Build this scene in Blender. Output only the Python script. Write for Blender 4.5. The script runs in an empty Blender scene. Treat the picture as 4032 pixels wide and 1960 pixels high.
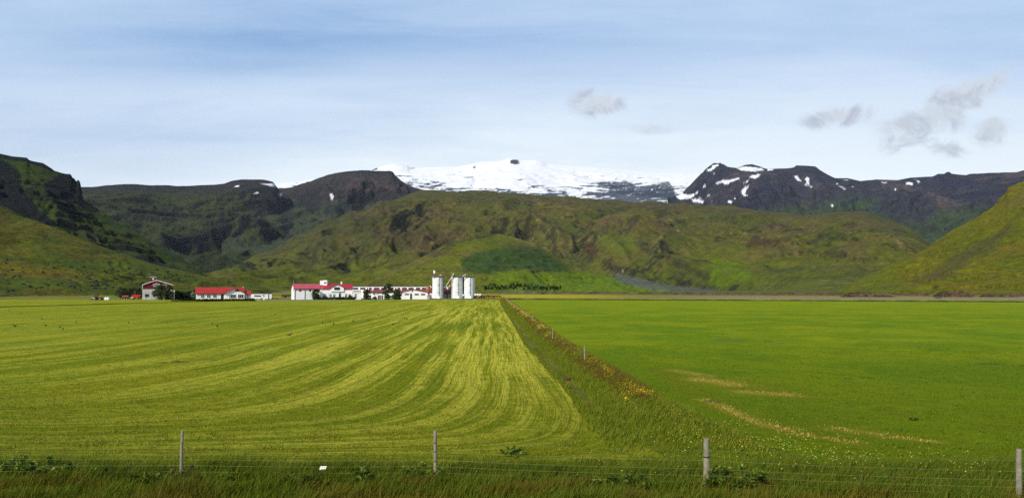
import bpy, bmesh, math, random
import numpy as np
from mathutils import Vector, Matrix
R = math.radians
random.seed(7)
rng = np.random.default_rng(11)
scene = bpy.context.scene
COL = scene.collection

# ------------------------------------------------------------------ camera
H = 4.8                       # eye height over the plain (seen from a coach on the road)
F, CX, CY = 2912.0, 2016.0, 980.0
PITCH = math.atan(152.0 / F)
cam_d = bpy.data.cameras.new("camera")
cam_d.sensor_width = 36.0
cam_d.lens = 36.0 * F / 4032.0
cam_d.clip_start, cam_d.clip_end = 0.5, 60000
cam = bpy.data.objects.new("camera", cam_d)
COL.objects.link(cam)
cam.location = (0, 0, H)
cam.rotation_euler = (R(90) + PITCH, 0, 0)
scene.camera = cam

# ------------------------------------------------------------------ light
SUN_LEFT, SUN_EL = 38.0, 36.0          # degrees to the left of straight behind the camera, elevation
sd = Vector((-math.sin(R(SUN_LEFT)) * math.cos(R(SUN_EL)), -math.cos(R(SUN_LEFT)) * math.cos(R(SUN_EL)), math.sin(R(SUN_EL))))
sun_d = bpy.data.lights.new("sun", 'SUN')
sun_d.energy = 5.0
sun_d.angle = R(0.5)
sun_d.color = (1.0, 0.94, 0.84)
sun = bpy.data.objects.new("sun", sun_d)
COL.objects.link(sun)
sun.rotation_euler = sd.to_track_quat('Z', 'Y').to_euler()
scene.view_settings.view_transform = 'Standard'
scene.view_settings.look = 'None'
scene.view_settings.exposure = 0.0
scene.view_settings.gamma = 1.0
scene.cycles.use_denoising = False
scene.cycles.use_adaptive_sampling = False
scene.cycles.volume_bounces = 0
scene.cycles.sample_clamp_indirect = 3.0


class NT:
    """tiny node helper"""
    def __init__(s, tree):
        s.t = tree; s.n = tree.nodes; s.l = tree.links
    def node(s, typ, **kw):
        n = s.n.new(typ)
        for k, v in kw.items():
            setattr(n, k, v)
        return n
    def link(s, a, b):
        s.l.new(a, b)
    def put(s, sock, v):
        if hasattr(v, 'is_linked') or hasattr(v, 'links'):
            s.l.new(v, sock)
        else:
            sock.default_value = v
    def m(s, op, a, b=0.0, c=0.0, clamp=False):
        n = s.node('ShaderNodeMath', operation=op, use_clamp=clamp)
        s.put(n.inputs[0], a); s.put(n.inputs[1], b); s.put(n.inputs[2], c)
        return n.outputs[0]
    def mix(s, f, a, b, blend='MIX'):
        n = s.node('ShaderNodeMix', data_type='RGBA', blend_type=blend)
        s.put(n.inputs[0], f)
        for i, v in ((6, a), (7, b)):
            if isinstance(v, tuple) and len(v) == 3:
                v = (*v, 1)
            s.put(n.inputs[i], v)
        return n.outputs[2]
    def xyz(s, x, y, z):
        n = s.node('ShaderNodeCombineXYZ')
        s.put(n.inputs[0], x); s.put(n.inputs[1], y); s.put(n.inputs[2], z)
        return n.outputs[0]
    def sep(s, v):
        n = s.node('ShaderNodeSeparateXYZ'); s.l.new(v, n.inputs[0])
        return n.outputs
    def noise(s, vec, scale, detail=3.0, rough=0.55, dist=0.0):
        n = s.node('ShaderNodeTexNoise')
        if vec is not None:
            s.l.new(vec, n.inputs['Vector'])
        n.inputs['Scale'].default_value = scale
        n.inputs['Detail'].default_value = detail
        n.inputs['Roughness'].default_value = rough
        n.inputs['Distortion'].default_value = dist
        return n.outputs[0]
    def ramp(s, f, lo, hi, a=0.0, b=1.0):
        n = s.node('ShaderNodeMapRange', interpolation_type='SMOOTHSTEP')
        s.put(n.inputs[0], f); n.inputs[1].default_value = lo; n.inputs[2].default_value = hi
        n.inputs[3].default_value = a; n.inputs[4].default_value = b
        return n.outputs[0]


# ------------------------------------------------------------------ sky
world = bpy.data.worlds.new("World")
scene.world = world
world.use_nodes = True
w = NT(world.node_tree)
w.n.clear()
wout = w.node('ShaderNodeOutputWorld')
bg = w.node('ShaderNodeBackground')
bg.inputs[1].default_value = 0.10
sky = w.node('ShaderNodeTexSky', sky_type='NISHITA')
sky.sun_disc = False
sky.sun_elevation = R(SUN_EL)
sky.sun_rotation = math.atan2(sd.x, sd.y)
sky.air_density = 1.0
sky.dust_density = 0.6
sky.ozone_density = 2.0
tc = w.node('ShaderNodeTexCoord')
dx, dy, dz = w.sep(tc.outputs['Generated'])
yy = w.m('MAXIMUM', w.m('ABSOLUTE', dy), 0.15)
s_ = w.m('DIVIDE', dx, yy)
e_ = w.m('DIVIDE', dz, yy)
# thin veil of high cloud, streaked along the wind
c1 = w.noise(w.xyz(w.m('MULTIPLY', s_, 1.3), w.m('MULTIPLY', e_, 8.0), 3.1), 1.6, 5.0, 0.55, 0.35)
c2 = w.noise(w.xyz(w.m('MULTIPLY', s_, 3.2), w.m('MULTIPLY', e_, 26.0), 7.7), 1.4, 6.0, 0.62, 0.5)
streak = w.m('ADD', w.m('MULTIPLY', c1, 0.65), w.m('MULTIPLY', c2, 0.35))


def blob(cs, ce, ws, we, tilt=0.0, warp=None):
    a = w.m('SUBTRACT', s_, cs)
    b = w.m('SUBTRACT', e_, ce)
    if warp is not None:
        b = w.m('ADD', b, warp)
    if tilt:
        b = w.m('SUBTRACT', b, w.m('MULTIPLY', a, tilt))
    a = w.m('DIVIDE', a, ws); b = w.m('DIVIDE', b, we)
    q = w.m('ADD', w.m('MULTIPLY', a, a), w.m('MULTIPLY', b, b))
    return w.m('EXPONENT', w.m('MULTIPLY', q, -1.0))


# veil thickness: thick near the horizon and to the right, thin in a blue window high on the left
veil = w.ramp(e_, 0.02, 0.42, 1.12, 0.68)
wv = w.m('MULTIPLY', w.m('SUBTRACT', c2, 0.5), 0.05)
blue1 = blob(-0.30, 0.335, 0.34, 0.035, 0.02, wv)
blue2 = blob(-0.36, 0.30, 0.14, 0.016, 0.0, wv)
blue3 = blob(0.02, 0.335, 0.30, 0.03, 0.0, wv)
blue4 = blob(-0.25, 0.395, 0.22, 0.022, 0.0, wv)
lefth = blob(-0.45, 0.20, 0.28, 0.07, 0.0, wv)
veil = w.m('SUBTRACT', veil, w.m('MULTIPLY', blue1, 0.42))
veil = w.m('SUBTRACT', veil, w.m('MULTIPLY', blue2, 0.22))
veil = w.m('SUBTRACT', veil, w.m('MULTIPLY', blue3, 0.20))
veil = w.m('SUBTRACT', veil, w.m('MULTIPLY', blue4, 0.14))
veil = w.m('SUBTRACT', veil, w.m('MULTIPLY', lefth, 0.20))
veil = w.m('ADD', veil, w.m('MULTIPLY', blob(0.42, 0.22, 0.42, 0.10), 0.12))
veil = w.m('ADD', veil, w.m('MULTIPLY', w.m('SUBTRACT', streak, 0.5), 1.15), clamp=True)
greyness = w.ramp(s_, -0.75, -0.2, 0.0, 1.0)
veil_col = w.mix(greyness, (7.2, 8.3, 9.6), (9.6, 10.5, 11.0))
veil_col = w.mix(w.ramp(e_, 0.10, 0.36), veil_col, (5.9, 7.4, 9.6))
base = w.mix(0.65, sky.outputs[0], (2.6, 5.0, 8.8))
skyc = w.mix(veil, base, veil_col)
# a few small grey cumulus scraps low on the right
cn = w.noise(w.xyz(w.m('MULTIPLY', s_, 1.0), w.m('MULTIPLY', e_, 1.25), 1.9), 17.0, 8.0, 0.66, 0.6)
scr = None
for cs, ce, ws, we, tilt, k in ((0.595, 0.245, 0.085, 0.030, 0.55, 1.0), (0.56, 0.222, 0.06, 0.018, 0.1, 0.9), (0.445, 0.232, 0.045, 0.015, 0.15, 0.85), (0.655, 0.215, 0.026, 0.022, 0.2, 0.9), (0.585, 0.192, 0.035, 0.014, -0.25, 0.9),
                              (0.118, 0.252, 0.034, 0.018, 0.0, 1.0), (0.187, 0.214, 0.026, 0.010, 0.0, 0.8), (0.187, 0.214, 0.02, 0.008, 0, 0.3)):
    b_ = w.m('MULTIPLY', blob(cs, ce, ws, we, tilt), k)
    scr = b_ if scr is None else w.m('MAXIMUM', scr, b_)
msk = w.ramp(scr, 0.05, 0.55)
scr = w.ramp(w.m('ADD', w.m('MULTIPLY', scr, 0.60), w.m('MULTIPLY', w.m('SUBTRACT', cn, 0.5), 1.9)), 0.0, 0.48)
scr = w.m('MULTIPLY', w.m('MULTIPLY', scr, msk), 1.0)
puff = w.mix(w.ramp(cn, 0.45, 0.70), (6.7, 7.4, 8.3), (4.7, 5.3, 6.5))
skyc = w.mix(scr, skyc, puff)
# overhead the sky deepens, as on a clear day with only a thin veil low down
zen = w.ramp(dz, 0.40, 0.80, 1.0, 0.26)
skyc = w.mix(1.0, skyc, w.xyz(w.m('POWER', zen, 1.35), w.m('POWER', zen, 1.1), w.m('POWER', zen, 0.8)), 'MULTIPLY')
w.link(skyc, bg.inputs[0])
w.link(bg.outputs[0], wout.inputs[0])

# ------------------------------------------------------------------ helpers
def tag(o, label=None, cat=None, group=None, kind=None):
    if label: o['label'] = label
    if cat: o['category'] = cat
    if group: o['group'] = group
    if kind: o['kind'] = kind
    return o


def ray(px, py):
    """photo pixel -> (x/y, z/y) of the viewing direction"""
    u, v = px - CX, CY - py
    c, s = math.cos(PITCH), math.sin(PITCH)
    y = F * c - v * s
    z = F * s + v * c
    return u / y, z / y


def pt(px, py, d):
    a, b = ray(px, py)
    return Vector((a * d, d, H + b * d))


def gnd(px, py, z=0.0):
    a, b = ray(px, py)
    d = (z - H) / b
    return Vector((a * d, d, z))


def X(px, d):
    return (px - CX) / F * d


def Z(py, d):
    return H - (py - 1132.0) * d / F


def empty(name, loc=(0, 0, 0), rz=0.0):
    o = bpy.data.objects.new(name, None)
    o.empty_display_size = 0.3
    COL.objects.link(o)
    o.location = loc
    o.rotation_euler = (0, 0, rz)
    return o


def thing(name, label, cat, loc=(0, 0, 0), rz=0.0, group=None):
    return tag(empty(name, loc, rz), label, cat, group)


class MB:
    def __init__(s):
        s.v = []; s.f = []; s.smooth = False
    def add(s, vs, fs):
        o = len(s.v)
        s.v += [tuple(p) for p in vs]
        s.f += [tuple(i + o for i in f) for f in fs]
        return s
    def box(s, x0, x1, y0, y1, z0, z1):
        return s.add([(x0, y0, z0), (x1, y0, z0), (x1, y1, z0), (x0, y1, z0), (x0, y0, z1), (x1, y0, z1), (x1, y1, z1), (x0, y1, z1)],
                     [(0, 3, 2, 1), (4, 5, 6, 7), (0, 1, 5, 4), (1, 2, 6, 5), (2, 3, 7, 6), (3, 0, 4, 7)])
    def prism_y(s, poly, y0, y1):
        """poly of (x, z), counter-clockwise seen from -y"""
        n = len(poly)
        vs = [(x, y0, z) for x, z in poly] + [(x, y1, z) for x, z in poly]
        fs = [tuple(range(n)), tuple(range(2 * n - 1, n - 1, -1))]
        fs += [(i, i + n, (i + 1) % n + n, (i + 1) % n) for i in range(n)]
        return s.add(vs, fs)
    def prism_x(s, poly, x0, x1):
        """poly of (y, z)"""
        n = len(poly)
        vs = [(x0, y, z) for y, z in poly] + [(x1, y, z) for y, z in poly]
        fs = [tuple(range(n - 1, -1, -1)), tuple(range(n, 2 * n))]
        fs += [(i, (i + 1) % n, (i + 1) % n + n, i + n) for i in range(n)]
        return s.add(vs, fs)
    def tube(s, p0, p1, r0, r1=None, n=8, caps=True):
        r1 = r0 if r1 is None else r1
        p0, p1 = Vector(p0), Vector(p1)
        a = (p1 - p0).normalized()
        u = a.orthogonal().normalized(); v = a.cross(u)
        vs = []
        for p, r in ((p0, r0), (p1, r1)):
            for i in range(n):
                t = 2 * math.pi * i / n
                vs.append(p + u * math.cos(t) * r + v * math.sin(t) * r)
        fs = [(i, (i + 1) % n, (i + 1) % n + n, i + n) for i in range(n)]
        if caps:
            fs += [tuple(range(n - 1, -1, -1)), tuple(range(n, 2 * n))]
        return s.add(vs, fs)
    def lathe(s, prof, c=(0, 0), n=32):
        """prof of (r, z) bottom to top"""
        vs = []
        for r, z in prof:
            for i in range(n):
                t = 2 * math.pi * i / n
                vs.append((c[0] + r * math.cos(t), c[1] + r * math.sin(t), z))
        fs = []
        for k in range(len(prof) - 1):
            for i in range(n):
                fs.append((k * n + i, k * n + (i + 1) % n, (k + 1) * n + (i + 1) % n, (k + 1) * n + i))
        fs.append(tuple(range(n - 1, -1, -1)))
        fs.append(tuple(range((len(prof) - 1) * n, len(prof) * n)))
        return s.add(vs, fs)
    def blobm(s, c, r, seed=0, sub=2, amp=0.2, sq=(1, 1, 1)):
        bm = bmesh.new()
        bmesh.ops.create_icosphere(bm, subdivisions=sub, radius=1.0)
        rr = random.Random(seed)
        ks = [(Vector((rr.uniform(-1, 1), rr.uniform(-1, 1), rr.uniform(-1, 1))).normalized(), rr.uniform(1.5, 4), rr.uniform(0, 6)) for _ in range(7)]
        vs = []
        for v in bm.verts:
            d = sum(math.sin(v.co.dot(k) * f + p) for k, f, p in ks) / 7 * 1.7
            q = v.co * (1 + amp * d)
            vs.append((c[0] + q.x * r * sq[0], c[1] + q.y * r * sq[1], c[2] + q.z * r * sq[2]))
        fs = [tuple(v.index for v in f.verts) for f in bm.faces]
        bm.free()
        return s.add(vs, fs)
    def build(s, name, mat, parent=None, loc=None, smooth=False, bevel=0.0):
        me = bpy.data.meshes.new(name)
        me.from_pydata(s.v, [], s.f)
        me.validate()
        bm = bmesh.new(); bm.from_mesh(me)
        bmesh.ops.recalc_face_normals(bm, faces=bm.faces)
        if bevel > 0:
            bmesh.ops.bevel(bm, geom=[e for e in bm.edges if e.calc_face_angle(0) > 0.5], offset=bevel, segments=1, affect='EDGES')
        bm.to_mesh(me); bm.free()
        if smooth:
            me.polygons.foreach_set('use_smooth', [True] * len(me.polygons))
        me.materials.append(mat)
        o = bpy.data.objects.new(name, me)
        COL.objects.link(o)
        if parent is not None:
            o.parent = parent
        if loc is not None:
            o.location = loc
        return o


def copy_tree(o, loc=None, rz=None, label=None, sc=None):
    def rec(a, parent):
        c = a.copy(); COL.objects.link(c)
        if parent is not None:
            c.parent = parent
        for ch in [k for k in a.children]:
            rec(ch, c)
        return c
    c = rec(o, None)
    if loc is not None: c.location = loc
    if rz is not None: c.rotation_euler = (0, 0, rz)
    if label: c['label'] = label
    if sc: c.scale = sc if isinstance(sc, (tuple, list)) else (sc, sc, sc)
    return c


# ------------------------------------------------------------------ materials
def simple(name, col, rough=0.8, var=0.18, scale=3.0, bump=0.0, metal=0.0, stain=None, spec=0.3, streaks=False):
    m = bpy.data.materials.new(name); m.use_nodes = True
    t = NT(m.node_tree)
    b = t.n['Principled BSDF']
    tcn = t.node('ShaderNodeTexCoord').outputs['Object']
    n1 = t.noise(tcn, scale, 5.0, 0.6)
    k = t.ramp(n1, 0.3, 0.7, 1.0 - var, 1.0 + var * 0.4)
    c = t.mix(1.0, (*col, 1), t.xyz(k, k, k), 'MULTIPLY')
    if stain is not None:
        vec = tcn
        if streaks:
            x, y, z = t.sep(tcn)
            vec = t.xyz(x, y, t.m('MULTIPLY', z, 0.15))
        n2 = t.noise(vec, scale * 0.8, 6.0, 0.65)
        c = t.mix(t.ramp(n2, stain[1], stain[1] + 0.14, 0.0, stain[2]), c, stain[0])
    t.link(c, b.inputs['Base Color'])
    b.inputs['Roughness'].default_value = rough
    b.inputs['Metallic'].default_value = metal
    b.inputs['Specular IOR Level'].default_value = spec
    if bump:
        bn = t.node('ShaderNodeBump'); bn.inputs['Strength'].default_value = bump
        t.link(n1, bn.inputs['Height']); t.link(bn.outputs[0], b.inputs['Normal'])
    return m


M = {}
M['white_wall'] = simple('white_wall', (.80, .79, .75), .85, .10, .8, stain=((.50, .48, .42), .60, .35), streaks=True)
M['old_wall'] = simple('old_wall', (.50, .50, .47), .9, .18, .7, stain=((.22, .22, .20), .52, .6), streaks=True)
M['silo_wall'] = simple('silo_wall', (.68, .69, .68), .85, .16, .9, bump=.2, stain=((.34, .35, .34), .58, .5), streaks=True)
M['red_roof'] = simple('red_roof', (.36, .030, .024), .5, .12, .6, stain=((.30, .05, .04), .55, .5))
M['pink_roof'] = simple('pink_roof', (.42, .07, .09), .55, .12, .6, stain=((.38, .08, .10), .58, .5))
M['crimson_roof'] = simple('crimson_roof', (.34, .018, .032), .5, .12, .6)
M['brown_roof'] = simple('brown_roof', (.25, .045, .04), .6, .2, .8, stain=((.30, .14, .12), .56, .5))
M['maroon'] = simple('maroon', (.13, .008, .008), .7, .15, 1.2)
M['trim_white'] = simple('trim_white', (.82, .81, .78), .7, .05)
M['trim_red'] = simple('trim_red', (.22, .015, .015), .6, .1)
M['black'] = simple('black', (.012, .012, .013), .7, .2)
M['dark_opening'] = simple('dark_opening', (.015, .016, .018), .6, .3)
M['glass'] = simple('glass', (.02, .026, .032), .12, .3, 1.0, spec=.5)
M['grey_glass'] = simple('grey_glass', (.06, .065, .07), .25, .4, 1.5, spec=.5)
M['rust'] = simple('rust', (.42, .16, .045), .85, .3, 1.6, bump=.2, stain=((.10, .03, .012), .50, .85))
M['rust_red'] = simple('rust_red', (.34, .035, .012), .75, .3, 1.0, stain=((.04, .01, .008), .56, .8))
M['steel'] = simple('steel', (.42, .42, .40), .5, .15, 2, metal=.3)
M['dark_steel'] = simple('dark_steel', (.03, .03, .03), .6, .2, 2)
M['concrete'] = simple('concrete', (.34, .34, .32), .9, .2, 1.5, stain=((.16, .16, .15), .55, .6))
M['post_wood'] = simple('post_wood', (.24, .22, .15), .9, .3, 9, bump=.5, stain=((.16, .15, .10), .56, .7), streaks=True)
M['wire'] = simple('wire', (.22, .26, .12), .6, .1, 2)
M['tyre'] = simple('tyre', (.02, .02, .02), .9, .2)
M['red_paint'] = simple('red_paint', (.42, .018, .01), .45, .1, 1.0)
M['rust_paint'] = simple('rust_paint', (.20, .04, .022), .6, .3, 1.5)
M['green_paint'] = simple('green_paint', (.30, .48, .28), .5, .1)
M['bale_wrap'] = simple('bale_wrap', (.74, .76, .72), .35, .12, 3, bump=.3)
M['bale_green'] = simple('bale_green', (.62, .72, .52), .4, .15, 3, bump=.3)
M['paper'] = simple('paper', (.80, .80, .70), .6, .1, 20)
M['yellow'] = simple('yellow', (.75, .55, .02), .5, .15, 10)
M['orange'] = simple('orange', (.65, .25, .06), .6, .1, 3)
M['grey_metal'] = simple('grey_metal', (.30, .30, .31), .6, .2, 2)
M['basalt'] = simple('basalt', (.022, .025, .016), .95, .4, 1.2, bump=.6, stain=((.05, .07, .012), .55, .7))
M['bird_black'] = simple('bird_black', (.012, .012, .014), .6, .1)
M['cow_brown'] = simple('cow_brown', (.15, .045, .02), .8, .2, 2)
M['cow_dark'] = simple('cow_dark', (.03, .014, .01), .8, .2, 2)
M['cow_pied'] = simple('cow_pied', (.24, .08, .035), .8, .1, 1.2, stain=((.75, .70, .62), .50, 1.0))
M['bark'] = simple('bark', (.16, .14, .11), .9, .3, 6, bump=.4)


def leaf_mat(name, col, rough=.6, trans=.25):
    """foliage / grass: colour per blade from the 'Col' attribute times the base colour"""
    m = bpy.data.materials.new(name); m.use_nodes = True
    t = NT(m.node_tree)
    b = t.n['Principled BSDF']
    at = t.node('ShaderNodeAttribute', attribute_name='Col')
    c = t.mix(1.0, (*col, 1), at.outputs[0], 'MULTIPLY')
    t.link(c, b.inputs['Base Color'])
    b.inputs['Roughness'].default_value = rough
    b.inputs['Specular IOR Level'].default_value = .2
    tr = t.node('ShaderNodeBsdfTranslucent'); t.link(c, tr.inputs[0])
    mx = t.node('ShaderNodeMixShader'); mx.inputs[0].default_value = trans
    t.link(b.outputs[0], mx.inputs[1]); t.link(tr.outputs[0], mx.inputs[2])
    t.link(mx.outputs[0], t.n['Material Output'].inputs[0])
    return m


M['leaf'] = leaf_mat('leaf', (1, 1, 1))
M['blade'] = leaf_mat('blade', (1, 1, 1), .7, .3)

# ------------------------------------------------------------------ numpy noise
PERM = np.random.default_rng(5).permutation(1024)
GA = np.random.default_rng(6).uniform(0, 2 * np.pi, 1024)
GX, GY = np.cos(GA), np.sin(GA)


def perlin(x, y):
    xi = np.floor(x).astype(np.int64); yi = np.floor(y).astype(np.int64)
    xf, yf = x - xi, y - yi
    u = xf * xf * xf * (xf * (xf * 6 - 15) + 10); v = yf * yf * yf * (yf * (yf * 6 - 15) + 10)
    def g(ix, iy, fx, fy):
        h = PERM[(PERM[ix & 1023] + iy) & 1023]
        return GX[h] * fx + GY[h] * fy
    a = g(xi, yi, xf, yf); b = g(xi + 1, yi, xf - 1, yf)
    c = g(xi, yi + 1, xf, yf - 1); d = g(xi + 1, yi + 1, xf - 1, yf - 1)
    return (a + (b - a) * u + (c - a) * v + (a - b - c + d) * u * v) * 1.5


def fbm(x, y, octv=5, gain=.5, lac=2.03):
    o = np.zeros_like(x); a = 1.0; s = 0
    for i in range(octv):
        o += a * perlin(x + 17.3 * i, y - 9.1 * i); s += a
        x = x * lac; y = y * lac; a *= gain
    return o / s * 1.6


def ridged(x, y, octv=5, gain=.5, lac=2.03):
    o = np.zeros_like(x); a = 1.0; s = 0
    for i in range(octv):
        o += a * (1 - np.abs(perlin(x + 31.7 * i, y + 11.9 * i)) * 1.6); s += a
        x = x * lac; y = y * lac; a *= gain
    return o / s


def sm(a, lo, hi):
    t = np.clip((a - lo) / (hi - lo), 0, 1)
    return t * t * (3 - 2 * t)


def lerp(a, b, t):
    return a + (b - a) * t


def inpoly(px, py, poly, soft=0, er=0.0):
    """signed soft polygon mask"""
    inside = np.zeros(px.shape, bool)
    dist = np.full(px.shape, 1e9)
    n = len(poly)
    for i in range(n):
        x0, y0 = poly[i]; x1, y1 = poly[(i + 1) % n]
        if y0 != y1:
            c = ((y0 > py) != (y1 > py)) & (px < (x1 - x0) * (py - y0) / (y1 - y0) + x0)
            inside ^= c
        ex, ey = x1 - x0, y1 - y0
        t = np.clip(((px - x0) * ex + (py - y0) * ey) / (ex * ex + ey * ey + 1e-9), 0, 1)
        dist = np.minimum(dist, np.hypot(px - x0 - t * ex, py - y0 - t * ey))
    sdist = np.where(inside, dist, -dist)
    sdist = sdist - er
    return sm(sdist, -soft, soft) if soft > 0 else inside.astype(float)


V = 4032 / 2576.0                      # survey units -> photo pixels


def vray(vx, vy):
    return ray(vx * V, vy * V)


def proj(x, y, z):
    """world -> survey units (used once to lay out the map of snow, scree and rock on the hills)"""
    c, s = math.cos(PITCH), math.sin(PITCH)
    zz = z - H
    fw = y * c + zz * s
    up = -y * s + zz * c
    return (CX + F * x / fw) / V, (CY - F * up / fw) / V


def grid_mesh(name, P, colr, mat, parent=None):
    nr, nc, _ = P.shape
    me = bpy.data.meshes.new(name)
    nv = nr * nc
    me.vertices.add(nv)
    me.vertices.foreach_set('co', P.reshape(-1).astype(np.float32))
    i = np.arange(nr - 1)[:, None] * nc + np.arange(nc - 1)[None, :]
    q = np.stack([i, i + 1, i + nc + 1, i + nc], -1).reshape(-1)
    nf = (nr - 1) * (nc - 1)
    me.loops.add(nf * 4)
    me.loops.foreach_set('vertex_index', q.astype(np.int32))
    me.polygons.add(nf)
    me.polygons.foreach_set('loop_start', (np.arange(nf) * 4).astype(np.int32))
    me.polygons.foreach_set('use_smooth', np.ones(nf, bool))
    me.update()
    if colr is not None:
        at = me.attributes.new('Col', 'FLOAT_COLOR', 'POINT')
        c4 = np.ones((nv, 4), np.float32); c4[:, :3] = np.clip(colr.reshape(-1, 3), 0, 1)
        at.data.foreach_set('color', c4.reshape(-1))
    me.materials.append(mat)
    o = bpy.data.objects.new(name, me)
    COL.objects.link(o)
    return o


def terrain_mat(name, sc, bump, var=.45, rough=.95):
    m = bpy.data.materials.new(name); m.use_nodes = True
    t = NT(m.node_tree)
    b = t.n['Principled BSDF']
    at = t.node('ShaderNodeAttribute', attribute_name='Col').outputs[0]
    oc = t.node('ShaderNodeTexCoord').outputs['Object']
    n1 = t.noise(oc, sc, 6.0, 0.68)
    n2 = t.noise(oc, sc * 5.3, 4.0, 0.7)
    k = t.ramp(t.m('ADD', t.m('MULTIPLY', n1, .55), t.m('MULTIPLY', n2, .45)), .34, .66, 1 - var, 1 + var)
    c = t.mix(1.0, at, t.xyz(k, k, k), 'MULTIPLY')
    t.link(c, b.inputs['Base Color'])
    b.inputs['Roughness'].default_value = rough
    b.inputs['Specular IOR Level'].default_value = .08
    bn = t.node('ShaderNodeBump'); bn.inputs['Strength'].default_value = .8
    bn.inputs['Distance'].default_value = bump
    t.link(t.m('ADD', n1, t.m('MULTIPLY', n2, .35)), bn.inputs['Height'])
    t.link(bn.outputs[0], b.inputs['Normal'])
    return m


def folds(fx, fy, A, seed, lo=.05, hi=.86):
    """large spurs and side valleys"""
    def f(s, x, y, z, S, TT, D):
        w1 = fbm(x * fx * .8 + seed, y * fy * .8, 3) * .7
        q = ridged(x * fx + w1 + seed, y * fy - w1 + seed, 4, .45) - .62
        return z + q * A * D * sm(TT, lo, lo + .2) * (1 - sm(TT, hi - .22, hi)) * 1.6
    return f


class Layer:
    """a hill as a real height field: foot at distance d0, crest at d1, falling again behind it"""
    def __init__(s, name, sil, d0, d1, g=1.0, amp=.012, freq=1 / 300., crestamp=.25, foot=None, dcol=1.3, rows=300, seed=0,
                 stretch=(1, .45), rot=0.0, terrace=0.0, th=20.0, color=None, mat=None, back=.35, warp=.5, extra=None, dres=None):
        sil = sorted(sil)
        sx, se = zip(*[vray(a, b) for a, b in sil])
        S0, S1 = sx[0], sx[-1]
        step = dcol * (4032 / 1024) / F
        nc = int((S1 - S0) / step) + 1
        S = np.linspace(S0, S1, nc)
        E = np.interp(S, sx, se)
        vxs = CX / V + S * F / V
        f = lambda q: (np.interp(vxs, [a for a, _ in q], [b for _, b in q]) if isinstance(q, (list, tuple)) else np.full(nc, float(q)))
        D0, D1 = f(d0), f(d1)
        nb = max(8, int(rows * .12))
        T = np.concatenate([np.linspace(0, 1, rows), 1 + np.linspace(0, 1, nb + 1)[1:] * back])
        if foot is None:
            E0 = -(H + 3.0) / D0
        else:
            E0 = np.array([vray(a, np.interp(a, [q[0] for q in foot], [q[1] for q in foot]))[1] for a in vxs])
        TT = T[:, None] * np.ones((1, nc))
        D = D0[None] + (D1 - D0)[None] * TT
        G = np.where(TT <= 1, np.clip(TT, 0, 1) ** g, 1.0)
        EE = E0[None] + (E - E0)[None] * G
        EE = np.where(TT > 1, EE - (E - E0)[None] * ((TT - 1) / back) ** 1.5 * .75, EE)
        kw = int(90 / dcol * 1024 / 2576) * 2 + 1
        kern = np.hanning(kw + 2)[1:-1]; kern /= kern.sum()
        Es = np.convolve(np.pad(E, kw // 2, mode='edge'), kern, 'valid')
        Es = np.minimum(Es, E + .012)
        cr = sm(TT, .80, .985)
        EE = EE + np.where(TT <= 1, (Es - E)[None] * G * (1 - cr), 0)
        x = S[None] * D; y = D
        z = H + D * EE
        # relief
        ca, sa = math.cos(rot), math.sin(rot)
        u = (x * ca + y * sa) * freq * stretch[0] + seed * 13.7
        v = (-x * sa + y * ca) * freq * stretch[1] + seed * 5.3
        wu = fbm(u * .7 + 5, v * .7, 3) * warp; wv = fbm(u * .7, v * .7 + 9, 3) * warp
        s.rid = ridged(u + wu, v + wv, 7, .52)
        s.fb = fbm(u * 1.7 + wv, v * 2.2 - wu, 6, .55)
        win = sm(TT, 0.0, .12) * np.where(TT <= 1, lerp(1.0, crestamp, sm(TT, .72, 1.0)), crestamp)
        relief = ((s.rid - .62) * 1.7 + s.fb * .35)
        z = z + relief * amp * D * win
        if terrace > 0:
            k = z / th + s.fb * .9
            fr = k - np.floor(k)
            stp = (sm(fr, .42, .62) - fr)
            tm = sm(fbm(u * 1.1 + 40, v * 1.1 + 3, 4), -.05, .35)
            z = z + stp * th * terrace * tm * win
        if extra is not None:
            z = extra(s, x, y, z, S, TT, D)
        s.x, s.y, s.z, s.S, s.T = x, y, z, S, TT
        # slope from the finished surface
        P = np.stack([x, y, z], -1)
        du = np.gradient(P, axis=1); dv = np.gradient(P, axis=0)
        n = np.cross(du, dv); n /= (np.linalg.norm(n, axis=-1, keepdims=True) + 1e-9)
        n = np.where(n[..., 2:3] < 0, -n, n)
        s.n = n
        s.steep = 1 - n[..., 2]
        s.vx, s.vy = proj(x, y, z)
        c = color(s)
        # skirt to below the plain
        P0 = P[0:1].copy(); P0[..., 2] = -15
        P = np.concatenate([P0, P]); c = np.concatenate([c[0:1], c])
        s.obj = tag(grid_mesh(name, P, c, mat), kind='structure')
    def find(s, px, py):
        """first surface point of this hill under a photo pixel"""
        a, b = ray(px, py)
        j = int(np.clip(np.searchsorted(s.S, a), 0, len(s.S) - 1))
        e = (s.z[:, j] - H) / s.y[:, j]
        k = np.argmax(e >= b)
        return Vector((s.x[k, j], s.y[k, j], s.z[k, j]))


def C(*c):
    return np.array(c, float)


def blend(c, col, m):
    return c + (col - c) * m[..., None]


GREEN = C(.085, .135, .010); OLIVE = C(.125, .125, .018); BROWN = C(.085, .060, .035); ROCK = C(.040, .038, .034)
DGREEN = C(.040, .085, .012); PURPLE = C(.055, .045, .048)


def n2d(s, f, seed, o=5, st=1.0):
    return fbm(s.x * f + seed, s.y * f * st + seed * .37, o, .58)


def cracks(s, f, seed, st=1.0, lo=.90, hi=.97):
    w_ = fbm(s.x * f * .6 + seed, s.y * f * .6, 3) * .6
    return sm(ridged(s.x * f + w_ + seed, s.y * f * st - w_, 3, .45), lo, hi) * sm(n2d(s, f * .25, seed + 5, 4), -.15, .25)


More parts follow.
